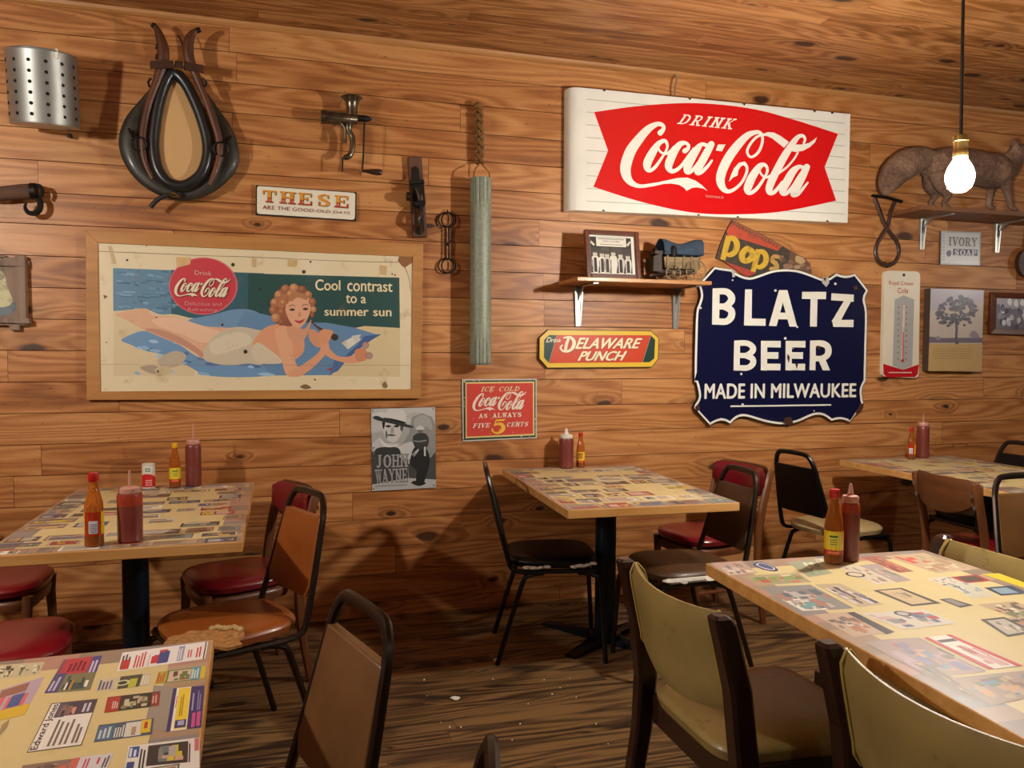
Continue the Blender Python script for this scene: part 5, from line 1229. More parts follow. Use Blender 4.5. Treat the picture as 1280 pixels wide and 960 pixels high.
a.poly(PL([(92,352),(118,362),(98,378)]), '7a4a2a', 6.2); a.smooth(PR([(312,905),(345,890),(380,910),(345,918)]), '7a6242', 6.2); a.smooth(PR([(805,890),(825,875),(838,905),(815,912)]), '7a6a4a', 6.2)
for pts in ([(120,60),(140,60),(168,165),(150,168)], [(985,130),(1010,135),(1010,190),(985,185)]): a.poly(PL(pts), 'c4ac80', 6)
for pts in ([(790,175),(835,180),(830,235),(790,230)], [(240,140),(300,145),(290,185),(238,182)]): a.poly(PR(pts), 'c8ac78', 6)
part('poster_print', a.bm, M['paper'], t, world=True, smooth=False)
a = wall_art(.0225, 9)
draw_script(a, '7a2030', 6.5, [(XL7(516,262)[0], XL7(0,262)[1]), XL7(862,266), XL7(856,372), XL7(522,362)], 1.25); draw_script(a, 'e6dcc0', 7.2, [XL7(512,258), XL7(858,262), XL7(852,368), XL7(518,358)])
a.slab('DRINK', [XL7(640,208), XL7(742,214), XL7(742,236), XL7(640,230)], 'd8a8a0', 6.5) if False else a.text('Drink', [XL7(640,206), XL7(742,212), XL7(742,238), XL7(640,232)], 'e0b0a8', 6.5)
a.text('Delicious and', [XL7(580,392), XL7(802,398), XL7(802,420), XL7(580,416)], 'dc909a', 6.5); a.text('Refreshing', [XL7(600,430), XL7(776,434), XL7(776,460), XL7(600,456)], 'dc909a', 6.5)
part('script_lettering', a.bm, M['paper'], t, world=True, smooth=False)
a = wall_art(.0225, 9)
a.text('Cool', [XR8(405,260), XR8(553,266), XR8(553,326), XR8(405,326)], 'e6dcb4', 6.5, .02); a.text('contrast', [XR8(597,272), XR8(866,284), XR8(866,335), XR8(597,331)], 'e6dcb4', 6.5, .02)
a.text('to a', [XR8(588,352), XR8(707,360), XR8(707,404), XR8(588,402)], 'e6dcb4', 6.5, .02)
a.text('summer', [XR8(460,444), XR8(722,444), XR8(722,480), XR8(460,478)], 'e6dcb4', 6.5, .02); a.text('sun', [XR8(753,446), XR8(860,446), XR8(860,482), XR8(753,480)], 'e6dcb4', 6.5, .02)
part('lettering', a.bm, M['paper'], t, world=True, smooth=False)

# -- broken soda sign behind the shield
t = wall_root('broken_sign', 'broken rusty sign fragment reading Pops, tucked behind the navy shield sign', 'sign', 945, 345)
X10 = lambda x, y: (885+x/9.143, 265+y/9.143)
frag = [X10(*p) for p in ((275,88),(640,265),(860,390),(960,450),(1080,510),(1170,590),(1190,700),(1100,760),(520,760),(170,560),(92,525),(150,350),(205,225))]
panel('sign_panel', frag, .014, t, M['sign_edge'])
a = wall_art(.014); P10 = lambda pts: [X10(*p) for p in pts]
a.poly(frag, '6a4a38', .6)
a.poly(P10([(275,92),(640,270),(860,395),(940,450),(900,760),(540,750),(180,555),(100,520),(210,225)]), '3a332c', 1)
a.poly(P10([(240,165),(285,110),(640,300),(830,400),(800,445),(560,365),(225,265),(215,215)]), 'b8482e', 1.4); a.poly(P10([(275,95),(640,275),(850,390),(830,410),(640,320),(300,150)]), '9a5638', 1.6)
a.poly(P10([(185,565),(530,680),(545,700),(430,740)]), 'a83a2c', 1.6)
for i in range(40):
    x, y = rp.uniform(740, 1150), rp.uniform(450, 720)
    if y > 330+.22*x: a.smooth(P10([(x,y),(x+rp.uniform(20,60),y-15),(x+rp.uniform(30,80),y+20),(x+10,y+30)]), rp.choice(['8a6a50', '7a5a46', 'a08868', '5c4436', '94765a']), 1.8+i*.006)
a.smooth(P10([(1010,500),(1080,520),(1110,570),(1050,590),(1000,560)]), 'b0946a', 2.4)
part('printed_face', a.bm, M['matte'], t, world=True, smooth=False)
a = wall_art(.014, 3); s10 = lambda pts: [(*X10(x, y), w/9.143) for x, y, w in pts]
yl = 'c8a22e'
def pee(x0, y0, k=1.0):
    S_ = lambda pts: s10([(x0+x*k, y0+y*k, w*k) for x, y, w in pts])
    a.stroke(S_([(75,0,70),(40,130,66),(5,270,60)]), yl, 2.6, cap=False); a.stroke(S_([(60,25,55),(130,30,62),(165,90,68),(150,170,68),(90,215,56),(45,200,40)]), yl, 2.7)
pee(165, 275); pee(510, 430, .93)
a.stroke(s10([(445,415,60),(395,470,72),(390,530,70),(430,560,62),(490,530,70),(505,460,70),(450,415,60)]), yl, 2.7)
a.stroke(s10([(800,510,44),(750,510,44),(735,555,50),(775,590,52),(785,640,50),(720,650,44)]), 'b8924a', 2.7)
a.text('EVERYBODY LIKES', [X10(285,110), X10(800,378), X10(790,408), X10(278,150)], '4a2a1c', 2.6)
part('lettering', a.bm, M['matte'], t, world=True, smooth=False)

# -- soap sign
t = wall_root('tin_sign', 'small white tin sign reading Ivory Soap under the right shelf', 'sign', 1200, 332)
q = [(1176,288.5),(1226,290.5),(1225,332),(1175.5,330.5)]
panel('sign_panel', q, .012, t, M['sign_edge'], .0)
a = wall_art(.012); a.poly(q, 'a8a8ac', .8); a.poly([(1178,290.5),(1224,292.5),(1223,330),(1177.5,328.5)], 'c4c4c6', 1.2)
for i in range(9): a.disc(1179.8, 293+i*4, 1.0, '8a8a92', 1.8, n=6)
a.poly([(1191.5,311),(1222,312),(1222,320),(1191,319)], '2c2a52', 2); a.smooth([(1184,314),(1188,313),(1189,318),(1186,321),(1183,318)], '4a4a72', 2)
part('printed_face', a.bm, M['tin'], t, world=True, smooth=False)
a = wall_art(.012, 9); a.slab('IVORY', [(1186,296),(1222,297.5),(1221.5,308),(1185.5,307)], '62625e', 2.5); a.slab('SOAP', [(1193,312),(1221.5,313),(1221,319.5),(1192.5,318.5)], 'd8d8dc', 2.5)
part('lettering', a.bm, M['tin'], t, world=True, smooth=False)

# -- thermometer
t = wall_root('wall_thermometer', 'tall cream thermometer sign with red foot right of the navy shield', 'thermometer', 1127, 472)
q = [(1106,338),(1150.5,339.5),(1148.5,473),(1103,471)]
panel('sign_panel', rnd_rect(q, 6), .03, t, solid('cream_enamel', 'd8d0bc', .25, 0, .03, 6, .3), .004)
X11 = lambda x, y: (1080+x/5.335, 310+y/5.335)
a = wall_art(.03); P11 = lambda pts: [X11(*p) for p in pts]
a.poly(P11([(205,345),(265,315),(335,345),(322,785),(258,812),(190,785)]), 'a4a4a2', 1)
foot = P11([(128,772),(260,812),(366,776),(358,840),(340,862),(150,862),(130,840)]); a.poly(foot, 'b01822', 1.2)
for i in range(10):
    y = 395+i*38
    for sx in (-1, 1): a.stroke([(*X11(258-i*.6+sx*22, y), 1.6), (*X11(258-i*.6+sx*30, y+2), 1.6)], '6a6664', 1.6, cap=False)
part('printed_face', a.bm, M['enamel'], t, world=True, smooth=False)
bm = bmesh.new(); p0, p1 = W(*X11(268,380), -.036), W(*X11(254,750), -.036); tube(bm, [p0, p1], .0075, 8); part('glass_tube', bm, solid('tube_glass', 'c8b0a8', .15), t, world=True)
bm = bmesh.new(); tube(bm, [W(*X11(262,560), -.042), p1+Vector((0, -.006, 0))], .003, 6); ball(bm, p1+Vector((0, -.004, 0)), .009); part('red_spirit', bm, M['cap_red'], t, world=True)
a = wall_art(.03, 9); a.text('Royal Crown', [X11(168,218), X11(330,225), X11(328,258), X11(168,252)], 'b0564a', 2, .015); a.text('Cola', [X11(225,265), X11(296,268), X11(294,302), X11(224,300)], 'b0564a', 2, .015); a.text('The flavor of cola', [X11(162,822), X11(330,818), X11(328,842), X11(162,844)], 'e8d8d0', 2, .01) if False else a.stroke([(*X11(165+9*i,831+(2 if i%2 else -3)),.9) for i in range(18)], 'e4d0c8', 2, n=2, cap=False)
a.disc(*X11(266,180), 2, '3a3a3a', 2, n=8)
part('lettering', a.bm, M['enamel'], t, world=True, smooth=False)

# -- tree canvas
t = wall_root('canvas_print', 'tree picture on a deep canvas right of the thermometer', 'picture', 1194, 465)
q = [(1163.5,360.5),(1229.5,363),(1227,464.5),(1160.5,463.5)]
panel('canvas_block', q, .055, t, M['canvas_edge'])
a = wall_art(.055); P = P11
a.poly(q, 'b8a896', .6); a.poly(P([(445,272),(800,285),(798,360),(445,420)]), 'a8a2b0', .9); a.poly(P([(440,420),(798,360),(790,600),(436,600)]), 'b8aca0', 1.0)
a.poly(P([(436,590),(520,600),(700,598),(790,600),(788,632),(435,632)]), '6a6070', 1.4); a.poly(P([(434,640),(785,640),(782,822),(428,820)]), 'b89a68', 1.4)
a.smooth(P([(705,590),(720,555),(750,560),(770,600)]), '8a7e86', 1.5); a.smooth(P([(480,610),(490,585),(510,600),(505,615)]), '8a7e86', 1.5)
a.stroke([(*X11(620,630),5),(*X11(615,590),3),(*X11(618,530),3.2),(*X11(610,470),3)], '5a5460', 2)
rt_ = random.Random(9)
for i in range(150):
    an = rt_.uniform(0, 6.28); rr = math.sqrt(rt_.random()); x = 615+rr*math.cos(an)*135; y = 430+rr*math.sin(an)*105-20*math.cos(an)
    if y > 500 and 590 < x < 650: continue
    k = rt_.uniform(8, 20); a.smooth([X11(x+k*math.cos(g)*rt_.uniform(.6, 1.3), y+k*.8*math.sin(g)*rt_.uniform(.6, 1.3)) for g in (0, 1.2, 2.5, 3.8, 5)], rt_.choice(['4e4a58', '5a5664', '666270', '54505e']), 2+i*.004, n=2)
for i in range(5):
    for j in range(14): a.stroke([(*X11(475+18*j+(5-abs(i-2))*-4, 672+i*16), .5), (*X11(475+18*j+13, 672+i*16+rt_.uniform(-3, 3)), .5)], '94794e', 2, cap=False)
part('printed_face', a.bm, M['tin'], t, world=True, smooth=False)

# -- framed photograph at the right edge
t = wall_root('picture_frame', 'framed group photograph in a dark wooden frame at the right edge', 'picture', 1280, 418)
fo = [(1239.5,365),(1322,368),(1320,420),(1237,417)]; fi = [(1246,372),(1315,375),(1313.5,413),(1244.5,410.5)]
for i in range(4):
    j = (i+1) % 4; bm = bmesh.new(); slab(bm, [W(*fo[i], -.035), W(*fo[j], -.035), W(*fi[j], -.028), W(*fi[i], -.028)], .02); part('frame_rail', bm, M['photo_frame'], t, world=True, smooth=False, bevel=.002)
panel('backing', fo, .012, t, M['canvas_edge'])
a = wall_art(.016); a.poly(fi, '6a6672', 1); a.poly([(1246,372),(1315,375),(1315,386),(1246,386)], '9a96a2', 1.3)
for i in range(60):
    x, y = rt_.uniform(1247, 1310), rt_.uniform(380, 409); a.smooth([(x,y-3),(x+2.6,y),(x+1.8,y+4),(x-1.8,y+4),(x-2.4,y)], rt_.choice(['3a3648', '5a5870', '8a8a9a', 'b8b8c4', 'd0d0d8', '4a3a5a']), 1.6+i*.008, n=3)
for x, y in ((1262,376),(1270,378),(1278,377)): a.smooth([(x,y-4),(x+3,y+1),(x+1,y+6),(x-3,y+2)], 'd8d8dc', 2.3, n=3)
part('photo_print', a.bm, M['tin'], t, world=True, smooth=False)

# -- round pan at the right edge
t = wall_root('hanging_pan', 'dark round pan hanging at the right edge under the shelf', 'pan', 1288, 352)
bm = bmesh.new(); c = W(1286, 329, -.03); r = 17*PXM(0, 1286, 329)
lathe(bm, [(.001, .025), (r*.9, .025), (r, -.015), (r*1.03, -.017), (r*.95, -.012), (r*.86, .018), (.001, .02)], (0, 0, 0), 32, 'y', cap=False)
bmesh.ops.translate(bm, vec=c, verts=bm.verts[:]); part('pan_bowl', bm, M['leather_brown'], t, world=True)
bm = bmesh.new(); tube(bm, [c+Vector((0, 0, r*.95)), c+Vector((.01, 0, r*1.7)), c+Vector((.01, .01, r*2.3))], [.012, .01, .013], 8, flat=.5); part('handle', bm, M['old_iron'], t, world=True)

# ================================================================== SHELVES
def bracket(px, ytop, ybot, depth, parent, z_top):
    x = W(px, ytop, -.02).x; zb = W(px, ybot, -.01).z
    bm = bmesh.new()
    for s in (-1, 1): hexa(bm, [(x+s*.012-.004, -.003, zb), (x+s*.012+.004, -.003, zb), (x+s*.012+.004, -.012, zb), (x+s*.012-.004, -.012, zb)], [(x+s*.020-.005, -.003, z_top), (x+s*.020+.005, -.003, z_top), (x+s*.020+.005, -.022, z_top), (x+s*.020-.005, -.022, z_top)])
    box(bm, x-.014, -.010, zb, x+.014, -.003, z_top)
    hexa(bm, [(x-.003, -.012, z_top-.09), (x+.003, -.012, z_top-.09), (x+.003, -.013, z_top-.005), (x-.003, -.013, z_top-.005)], [(x-.003, -.03, z_top-.05), (x+.003, -.03, z_top-.05), (x+.003, -.10, z_top-.005), (x-.003, -.10, z_top-.005)]); box(bm, x-.014, -depth*.88, z_top-.008, x+.014, -.003, z_top)
    return part('bracket', bm, M['bracket'], parent, world=True, smooth=False)
t = wall_root('wall_shelf', 'small pine shelf on two metal brackets above the yellow bordered sign', 'shelf', 800, 358)
SD = .30
pl = W(722, 346, -SD); pr = W(890, 351.5, -SD); z_t = (pl.z+pr.z)/2
SX0, SX1 = pl.x, pr.x
bm = bmesh.new(); box(bm, SX0, -SD, z_t-.02, SX1, -.003, z_t); part('shelf_board', bm, M['shelf_wood'], t, world=True, smooth=False, bevel=.002)
bracket(724, 362, 408, SD, t, z_t-.0205); bracket(846, 362, 411, SD, t, z_t-.0205)
SHELF_Z = z_t
t = wall_root('wall_shelf', 'brown shelf high at the right edge with a stuffed fox on it', 'shelf', 1220, 268)
SD2 = .28; pl = W(1153, 257, -SD2); pr = W(1280, 266, -SD2)
zt2 = pr.z+.004
bm = bmesh.new(); box(bm, pl.x, -SD2, zt2-.026, pr.x+.75, -.003, zt2); part('shelf_board', bm, M['shelf_dark'], t, world=True, smooth=False, bevel=.002)
bracket(1155, 264, 312, SD2, t, zt2-.0265); bracket(1249, 272, 316, SD2, t, zt2-.0265)

# framed photograph on the small shelf
yb = -.20
c0 = W(733, 343, yb); c1 = W(801, 345, yb); wd = c1.x-c0.x; ht = .265
t = thing('picture_frame', 'framed black and white photograph of six people standing on the small shelf', 'picture', ((c0.x+c1.x)/2, yb, SHELF_Z+.0005), 0)
tilt = math.radians(-9); Rm = Matrix.Rotation(tilt, 4, 'X')
def tilted(bm): bmesh.ops.transform(bm, matrix=Rm, verts=bm.verts[:]); bmesh.ops.translate(bm, vec=(0, 0, .004), verts=bm.verts[:]); return bm
hw = wd/2; fw = .026
for a0 in ((-hw, 0, -hw+fw, ht), (hw-fw, 0, hw, ht), (-hw+fw, 0, hw-fw, fw), (-hw+fw, ht-fw, hw-fw, ht)):
    bm = bmesh.new(); box(bm, a0[0], -.012, a0[1], a0[2], .012, a0[3]); part('frame_rail', tilted(bm), M['photo_frame'], t, smooth=False, bevel=.004)
bm = bmesh.new(); box(bm, -hw+.01, .004, .01, hw-.01, .01, ht-.01); part('backing', tilted(bm), M['canvas_edge'], t, smooth=False)
bm = bmesh.new(); box(bm, -.02, .012, .0, .02, .10, .004); hexa(bm, [(-.02, .09, .0), (.02, .09, .0), (.02, .095, 0), (-.02, .095, 0)], [(-.02, .05, ht*.6), (.02, .05, ht*.6), (.02, .055, ht*.6), (-.02, .055, ht*.6)]); part('easel_back', bm, M['canvas_edge'], t, smooth=False)
def f3(u, v, L):
    p = Rm @ Vector((-hw+fw+u*(2*hw-2*fw), .003-L*.0004, fw+v*(ht-2*fw))); return p+Vector((0, 0, .004))
a = Art(f3)
def rq(x0, y0, x1, y1, c, L): a.poly([(x0, y0), (x1, y0), (x1, y1), (x0, y1)], c, L)
rq(0, 0, 1, 1, 'd8d4c8', .5); rq(.02, .03, .93, .96, '2e2c28', 1); rq(.16, .72, .82, .95, 'd4d0c4', 2); rq(.02, .45, .93, .68, '3a3834', 1.2); rq(.25, .6, .42, .7, '4a4844', 1.4); rq(.5, .58, .72, .7, '45433f', 1.4)
a.poly([(0.03,.8),(.1,.72),(.13,.76),(.05,.86)], 'c8c4b8', 1.6); a.poly([(.86,.74),(.93,.86),(.9,.88),(.82,.78)], 'c8c4b8', 1.6)
for x, h_, c, c2 in ((.12,.56,'d0ccc0','1c1a18'),(.27,.54,'d8d4c8','2a2826'),(.38,.53,'b8b4a8','2a2826'),(.52,.58,'cfcbc0','cfcbc0'),(.68,.53,'bab6aa','1a1816'),(.84,.5,'c8c4b8','1a1816')):
    a.poly([(x-.05,.03),(x-.08,.25),(x-.075,h_-.13),(x-.04,h_-.09),(x+.04,h_-.09),(x+.075,h_-.13),(x+.08,.25),(x+.05,.03)], c, 2); a.poly([(x-.035,.05),(x+.035,.05),(x+.03,h_-.14),(x-.03,h_-.14)], c2, 2.4); a.disc(x, h_-.045, .05, 'b8b2a4', 2.6, .068, 14); a.disc(x, h_+.008, .05, '4a463f', 2.7, .026, 12); a.poly([(x-.07,h_-.2),(x-.07,.12),(x-.05,.1),(x-.05,h_-.2)], '5a564e', 2.5)
a.text('BARBERS & BARBECUE', [(.2,.935),(.78,.935),(.78,.9),(.2,.9)], '6a665e', 2.5) if False else rq(.2, .9, .78, .925, '8a867c', 2.5)
a.text('WELCOMES', [(.3,.875),(.68,.875),(.68,.83),(.3,.83)], '3a3630', 2.5); rq(.24, .76, .74, .78, '8a867c', 2.5)
part('photo_print', a.bm, M['tin'], t, smooth=False)
# board with yellow edge behind it
bx = W(798, 344, -.13).x
t = thing('board', 'dark green board with a bright yellow edge leaning behind the framed photograph', 'board', (bx-.035, -.108, SHELF_Z+.0005))
bm = bmesh.new(); hexa(bm, [(-.12, 0, 0), (.055, 0, 0), (.055, .012, 0), (-.12, .012, 0)], [(-.12, .09, .26), (.012, .09, .26), (.012, .102, .26), (-.12, .102, .26)]); part('board_panel', bm, solid('olive_green_paint', '5a6420', .5), t, smooth=False)
bm = bmesh.new(); tube(bm, [(.06, .004, .003), (.052, .02, .07), (.035, .06, .18), (.016, .096, .258)], .006, 6); part('yellow_edge', bm, solid('yellow_paint', 'd8b82a', .4), t)

# covered wagon
wl = W(806, 348, -.15); wr = W(873, 349, -.15); L0 = wr.x-wl.x
t = thing('toy_wagon', 'model covered wagon with a blue canvas top on the small shelf', 'model', ((wl.x+wr.x)/2, -.15, SHELF_Z+.0005))
k = L0/.30
def wheel(x, y, r, nm):
    bm = bmesh.new(); ring = [(x+r*math.cos(a_), y, r+r*math.sin(a_)) for a_ in [2*math.pi*i/28 for i in range(28)]]
    tube(bm, [(x+(r-.004)*math.cos(a_), y, r+(r-.004)*math.sin(a_)) for a_ in [2*math.pi*i/28 for i in range(28)]], .004, 6, closed=True)
    for i in range(10): a_ = 2*math.pi*i/10; tube(bm, [(x, y, r), (x+(r-.005)*math.cos(a_), y, r+(r-.005)*math.sin(a_))], .002, 5)
    lathe(bm, [(.009, -.007), (.009, .007)], (x, y, r), 10, 'y'); return part(nm, bm, M['wagon_wood'], t)
for y in (-.06, .06): wheel(-.02*k, y, .043*k, 'wheel'); wheel(.105*k, y, .058*k, 'wheel')
bm = bmesh.new(); hexa(bm, [(-.055*k, -.04, .075), (.125*k, -.04, .075), (.125*k, .04, .075), (-.055*k, .04, .075)], [(-.07*k, -.05, .135), (.14*k, -.05, .14), (.14*k, .05, .14), (-.07*k, .05, .135)])
for i in range(5): xx = (-.05+.045*i)*k; box(bm, xx-.004, -.054, .072, xx+.004, -.046, .145)
part('wagon_bed', bm, M['wagon_wood'], t, smooth=False)
bm = bmesh.new(); box(bm, -.09*k, -.035, .05, .12*k, .035, .066); tube(bm, [(-.02*k, -.06, .043*k), (-.02*k, .06, .043*k)], .005, 8); tube(bm, [(.105*k, -.06, .058*k), (.105*k, .06, .058*k)], .005, 8); tube(bm, [(-.03*k, 0, .05), (-.135*k, 0, .03)], .005, 8); tube(bm, [(-.135*k, -.035, .03), (-.135*k, .035, .03)], .004, 6)
part('undercarriage', bm, M['wagon_dark'], t)
bm = bmesh.new(); hexa(bm, [(-.125*k, -.045, .055), (-.075*k, -.045, .055), (-.075*k, .045, .055), (-.125*k, .045, .055)], [(-.125*k, -.05, .135), (-.08*k, -.05, .155), (-.08*k, .05, .155), (-.125*k, .05, .135)]); box(bm, -.115*k, -.045, .15, -.06*k, .045, .168); part('driver_box', bm, M['wagon_dark'], t, smooth=False)
bm = bmesh.new(); nu, nv = 12, 12; rows = []
for i in range(nu+1):
    u = i/nu; x = (-.07+.215*u)*k; hh = .075+.014*math.cos(2*math.pi*u)+.006*u; rows.append([bm.verts.new((x+(.01*(v_/nv-.5)**2)*0+(.012 if i == nu else 0)*math.sin(math.pi*v_/nv), -.058*math.cos(math.pi*v_/nv), .148+hh*math.sin(math.pi*v_/nv)**.8)) for v_ in range(nv+1)])
for A, B in zip(rows, rows[1:]):
    for v_ in range(nv): bm.faces.new((A[v_], A[v_+1], B[v_+1], B[v_]))
bm.faces.new(rows[-1]); o = part('canopy', bm, M['canopy'], t)
sm = o.modifiers.new('solid', 'SOLIDIFY'); sm.thickness = .003
bm = bmesh.new(); lathe(bm, [(.016, .0), (.02, .02), (.02, .045), (.012, .06)], (-.02*k, -.055, .135), 12); ball(bm, (-.10*k, -.02, .178), .012); ball(bm, (-.085*k, .02, .18), .014, (1.3, 1, .8)); part('stowed_gear', bm, M['old_iron'], t)
for o_ in (): pass

# ================================================================== TOOLS ON THE WALL
# aluminium strainer
t = wall_root('strainer_basket', 'perforated aluminium strainer basket hanging top left', 'basket', 55, 165, y=-.17)
cc = W(56.5, 115, -.17); R_ = 41*PXM(-.17, 55, 115); zt = W(54, 72, -.17).z; zb = W(54, 158, -.17).z
bm = bmesh.new(); lathe(bm, [(R_*.985, zb), (R_, zb+.006), (R_*1.015, zt-.004), (R_*1.03, zt), (R_*1.01, zt+.003), (R_*.98, zt), (R_*.97, zb+.008), (.002, zb+.008)], (cc.x, cc.y, 0), 48, cap=False)
lathe(bm, [(R_*.985, zb), (.001, zb)], (cc.x, cc.y, 0), 48, cap=False)
for i in range(11):
    an = -math.pi/2+(i-5)*2*math.pi/13.5-.12
    for j in range(6):
        z = zb+(zt-zb)*(.12+.145*j); n_ = Vector((math.cos(an), math.sin(an), 0)); p = Vector((cc.x, cc.y, z))+n_*(R_*1.013+.0006); e = Vector((-n_.y, n_.x, 0))
        vs = [bm.verts.new(p+e*math.cos(g)*.0075+Vector((0, 0, math.sin(g)*.0075))) for g in [2*math.pi*q_/10 for q_ in range(10)]]; bm.faces.new(vs).material_index = 1
part('basket_body', bm, [M['alu'], M['hole']], t, world=True)
bm = bmesh.new(); pts = [(cc.x-R_*1.0, cc.y-.02, zt+.006), (cc.x-R_*.3, cc.y-R_*.96, zt+.004), (cc.x+R_*.45, cc.y-R_*.92, zt+.002), (cc.x+R_*.72, cc.y-R_*.72, zt+.001)]
tube(bm, cr(pts, 8), .0045, 8); part('bail_handle', bm, M['alu'], t, world=True)
bm = bmesh.new(); box(bm, cc.x+R_*.58, cc.y-R_*.84, zt-.03, cc.x+R_*.68, cc.y-R_*.74, zt+.012); part('handle_lug', bm, M['cap_white'], t, world=True, smooth=False, bevel=.004)
bm = bmesh.new(); box(bm, cc.x+R_*.4, -.05, zb-.03, cc.x+R_*.5, -.003, zb-.012); part('wall_bracket', bm, M['old_iron'], t, world=True)
bm = bmesh.new(); tube(bm, [(cc.x, -.003, zt-.03), (cc.x, -.06, zt-.03), (cc.x, -.07, zt-.02)], .006, 8); part('wall_hook', bm, M['old_iron'], t, world=True)

t.rotation_euler = (math.radians(9), 0, 0)
# horse collar with mirror
t = wall_root('horse_collar', 'black leather horse collar with wooden hames and a mirror in the middle', 'horse collar', 224, 250)
Xc = lambda x, y: (130+x/4, 20+y/4)
C3 = lambda pts, y, n=6, closed=False: [W(*Xc(*p), -y) for p in cr(pts, n, closed)]
px = PXM(-.08, 224, 150)/4
bm = bmesh.new()
pad = cr([(238,365,8),(192,445,24),(150,535,46),(132,640,56),(165,745,52),(235,825,46),(320,875,38),(400,888,38),(490,862,44),(570,800,52),(620,725,56),(618,640,52),(592,560,44),(548,470,26),(508,385,9)], 5)
tube(bm, [W(*Xc(p[0], p[1]), -.05) for p in pad], [p[2]*px for p in pad], 14, flat=.55, upv=(0, 1, 0)); part('leather_pad', bm, M['leather_olive'], t, world=True)
bm = bmesh.new()
ring = cr([(247,660),(252,560),(270,450),(296,360),(325,300),(345,285),(375,300),(415,350),(455,430),(490,520),(518,630),(515,720),(480,800),(400,850),(320,832),(268,765)], 5, True)
tube(bm, [W(*Xc(*p), -.085) for p in ring], 30*px, 14, closed=True, flat=1.1, upv=(0, 1, 0)); part('collar_roll', bm, M['leather_black'], t, world=True)
bm = bmesh.new(); slab(bm, [W(*Xc(*p), -.07) for p in cr([(262,660),(268,560),(290,450),(320,340),(350,310),(390,330),(440,430),(480,530),(505,640),(498,730),(465,800),(400,838),(325,815),(280,760)], 5, True)], .05); part('mirror_glass', bm, M['mirror'], t, world=True, smooth=False)
for pts in ([(240,42,10),(262,62,15),(282,110,24),(296,170,30),(290,240,28),(262,330,20),(225,430,18),(200,540,17),(192,640,17),(205,730,15),(242,815,11)], [(482,68,10),(450,80,15),(428,115,24),(420,165,28),(432,230,26),(470,320,20),(510,420,17),(545,520,17),(572,610,17),(578,690,16),(555,775,14),(525,845,10)]):
    P = cr(pts, 5); bm = bmesh.new(); tube(bm, [W(*Xc(p[0], p[1]), -.115) for p in P], [p[2]*px for p in P], 10, flat=.8, upv=(0, 1, 0)); o = part('hame', bm, M['hame'], t, world=True)
    bm = bmesh.new(); lo = P[:4]; tube(bm, [W(*Xc(p[0], p[1]), -.115) for p in lo], [p[2]*px*1.25 for p in lo], 10); ob = part('metal_tip', bm, M['old_iron'], t, world=True)
bm = bmesh.new()
bp = cr([(230,243),(300,240),(365,243),(430,252),(497,264)], 5)
A = [W(*Xc(x, y-19), -.148) for x, y in bp]; B = [W(*Xc(x, y+19), -.148) for x, y in bp]
slab(bm, A+B[::-1], .008); part('hame_strap', bm, M['leather_brown'], t, world=True, smooth=False)
bm = bmesh.new(); tube(bm, [W(*Xc(*p), -.153) for p in ((352,222),(400,228),(398,268),(350,262))], .004, 6, closed=True); part('buckle', bm, M['brass'], t, world=True)
for x, y in ((175,640),(585,665)):
    bm = bmesh.new(); c_ = W(*Xc(x, y), -.125); tube(bm, [c_+Vector((36*px*math.cos(g), -.004*math.sin(g), 34*px*math.sin(g))) for g in [2*math.pi*i/24 for i in range(24)]], .0045, 8, closed=True)
    s_ = -1 if x < 300 else 1; tube(bm, [c_+Vector((s_*.008, 0, .034)), c_+Vector((s_*.03, .02, .06))], .007, 8); tube(bm, [c_+Vector((s_*.025, 0, .03)), c_+Vector((s_*.045, .02, .07))], .006, 8); part('ring', bm, M['old_iron'], t, world=True)
for pts in ([(265,150),(272,130),(262,165)], [(262,200),(270,190),(260,215)], [(236,310),(222,330),(228,355)], [(490,310),(512,335),(500,352),(484,330)]):
    bm = bmesh.new(); tube(bm, [W(*Xc(*p), -.12) for p in cr(pts, 5)], .0055, 8); part('side_buckle', bm, M['old_iron'], t, world=True)
bm = bmesh.new(); P = cr([(385,888),(330,893),(290,905),(255,930),(232,958)], 5); tube(bm, [W(*Xc(*p), -.09) for p in P], .011, 8, flat=.35, upv=(0, 1, 0)); part('bottom_strap', bm, M['leather_black'], t, world=True)
bm = bmesh.new(); tube(bm, [W(*Xc(*p), -.1) for p in ((322,884),(350,885),(376,905),(345,903))], .004, 6, closed=True); part('buckle', bm, M['brass'], t, world=True)
bm = bmesh.new(); tube(bm, [W(*Xc(*p), -.1) for p in ((370,95),(385,120),(400,170),(408,215))], .003, 6); part('hanging_wire', bm, M['old_iron'], t, world=True)

# meat grinder
t = wall_root('meat_grinder', 'old cast iron hand crank meat grinder hanging on the wall', 'grinder', 438, 215)
Xg = lambda x, y: (390+x/8, 110+y/8); gp = PXM(-.08, 438, 165)/8
g3 = lambda x, y, dd=.09: W(*Xg(x, y), -dd)
bm = bmesh.new(); a0, a1 = g3(120, 290), g3(455, 315); dv = a1-a0
tube(bm, [a0, a0+dv*.08, a0+dv*.1, a0+dv*.95, a1], [66*gp, 68*gp, 58*gp, 52*gp, 40*gp], 18)
for q_ in range(5): g = math.pi*(.95+q_*.28); off = Vector((0, math.sin(g)*56*gp, math.cos(g)*56*gp)); tube(bm, [a0+dv*.08+off, a0+dv*.85+off], 9*gp, 6)
lathe(bm, [(70*gp, 0), (70*gp, 30*gp)], a0-Vector((28*gp, 0, 0)), 12, 'x'); part('barrel', bm, M['tinned'], t, world=True)
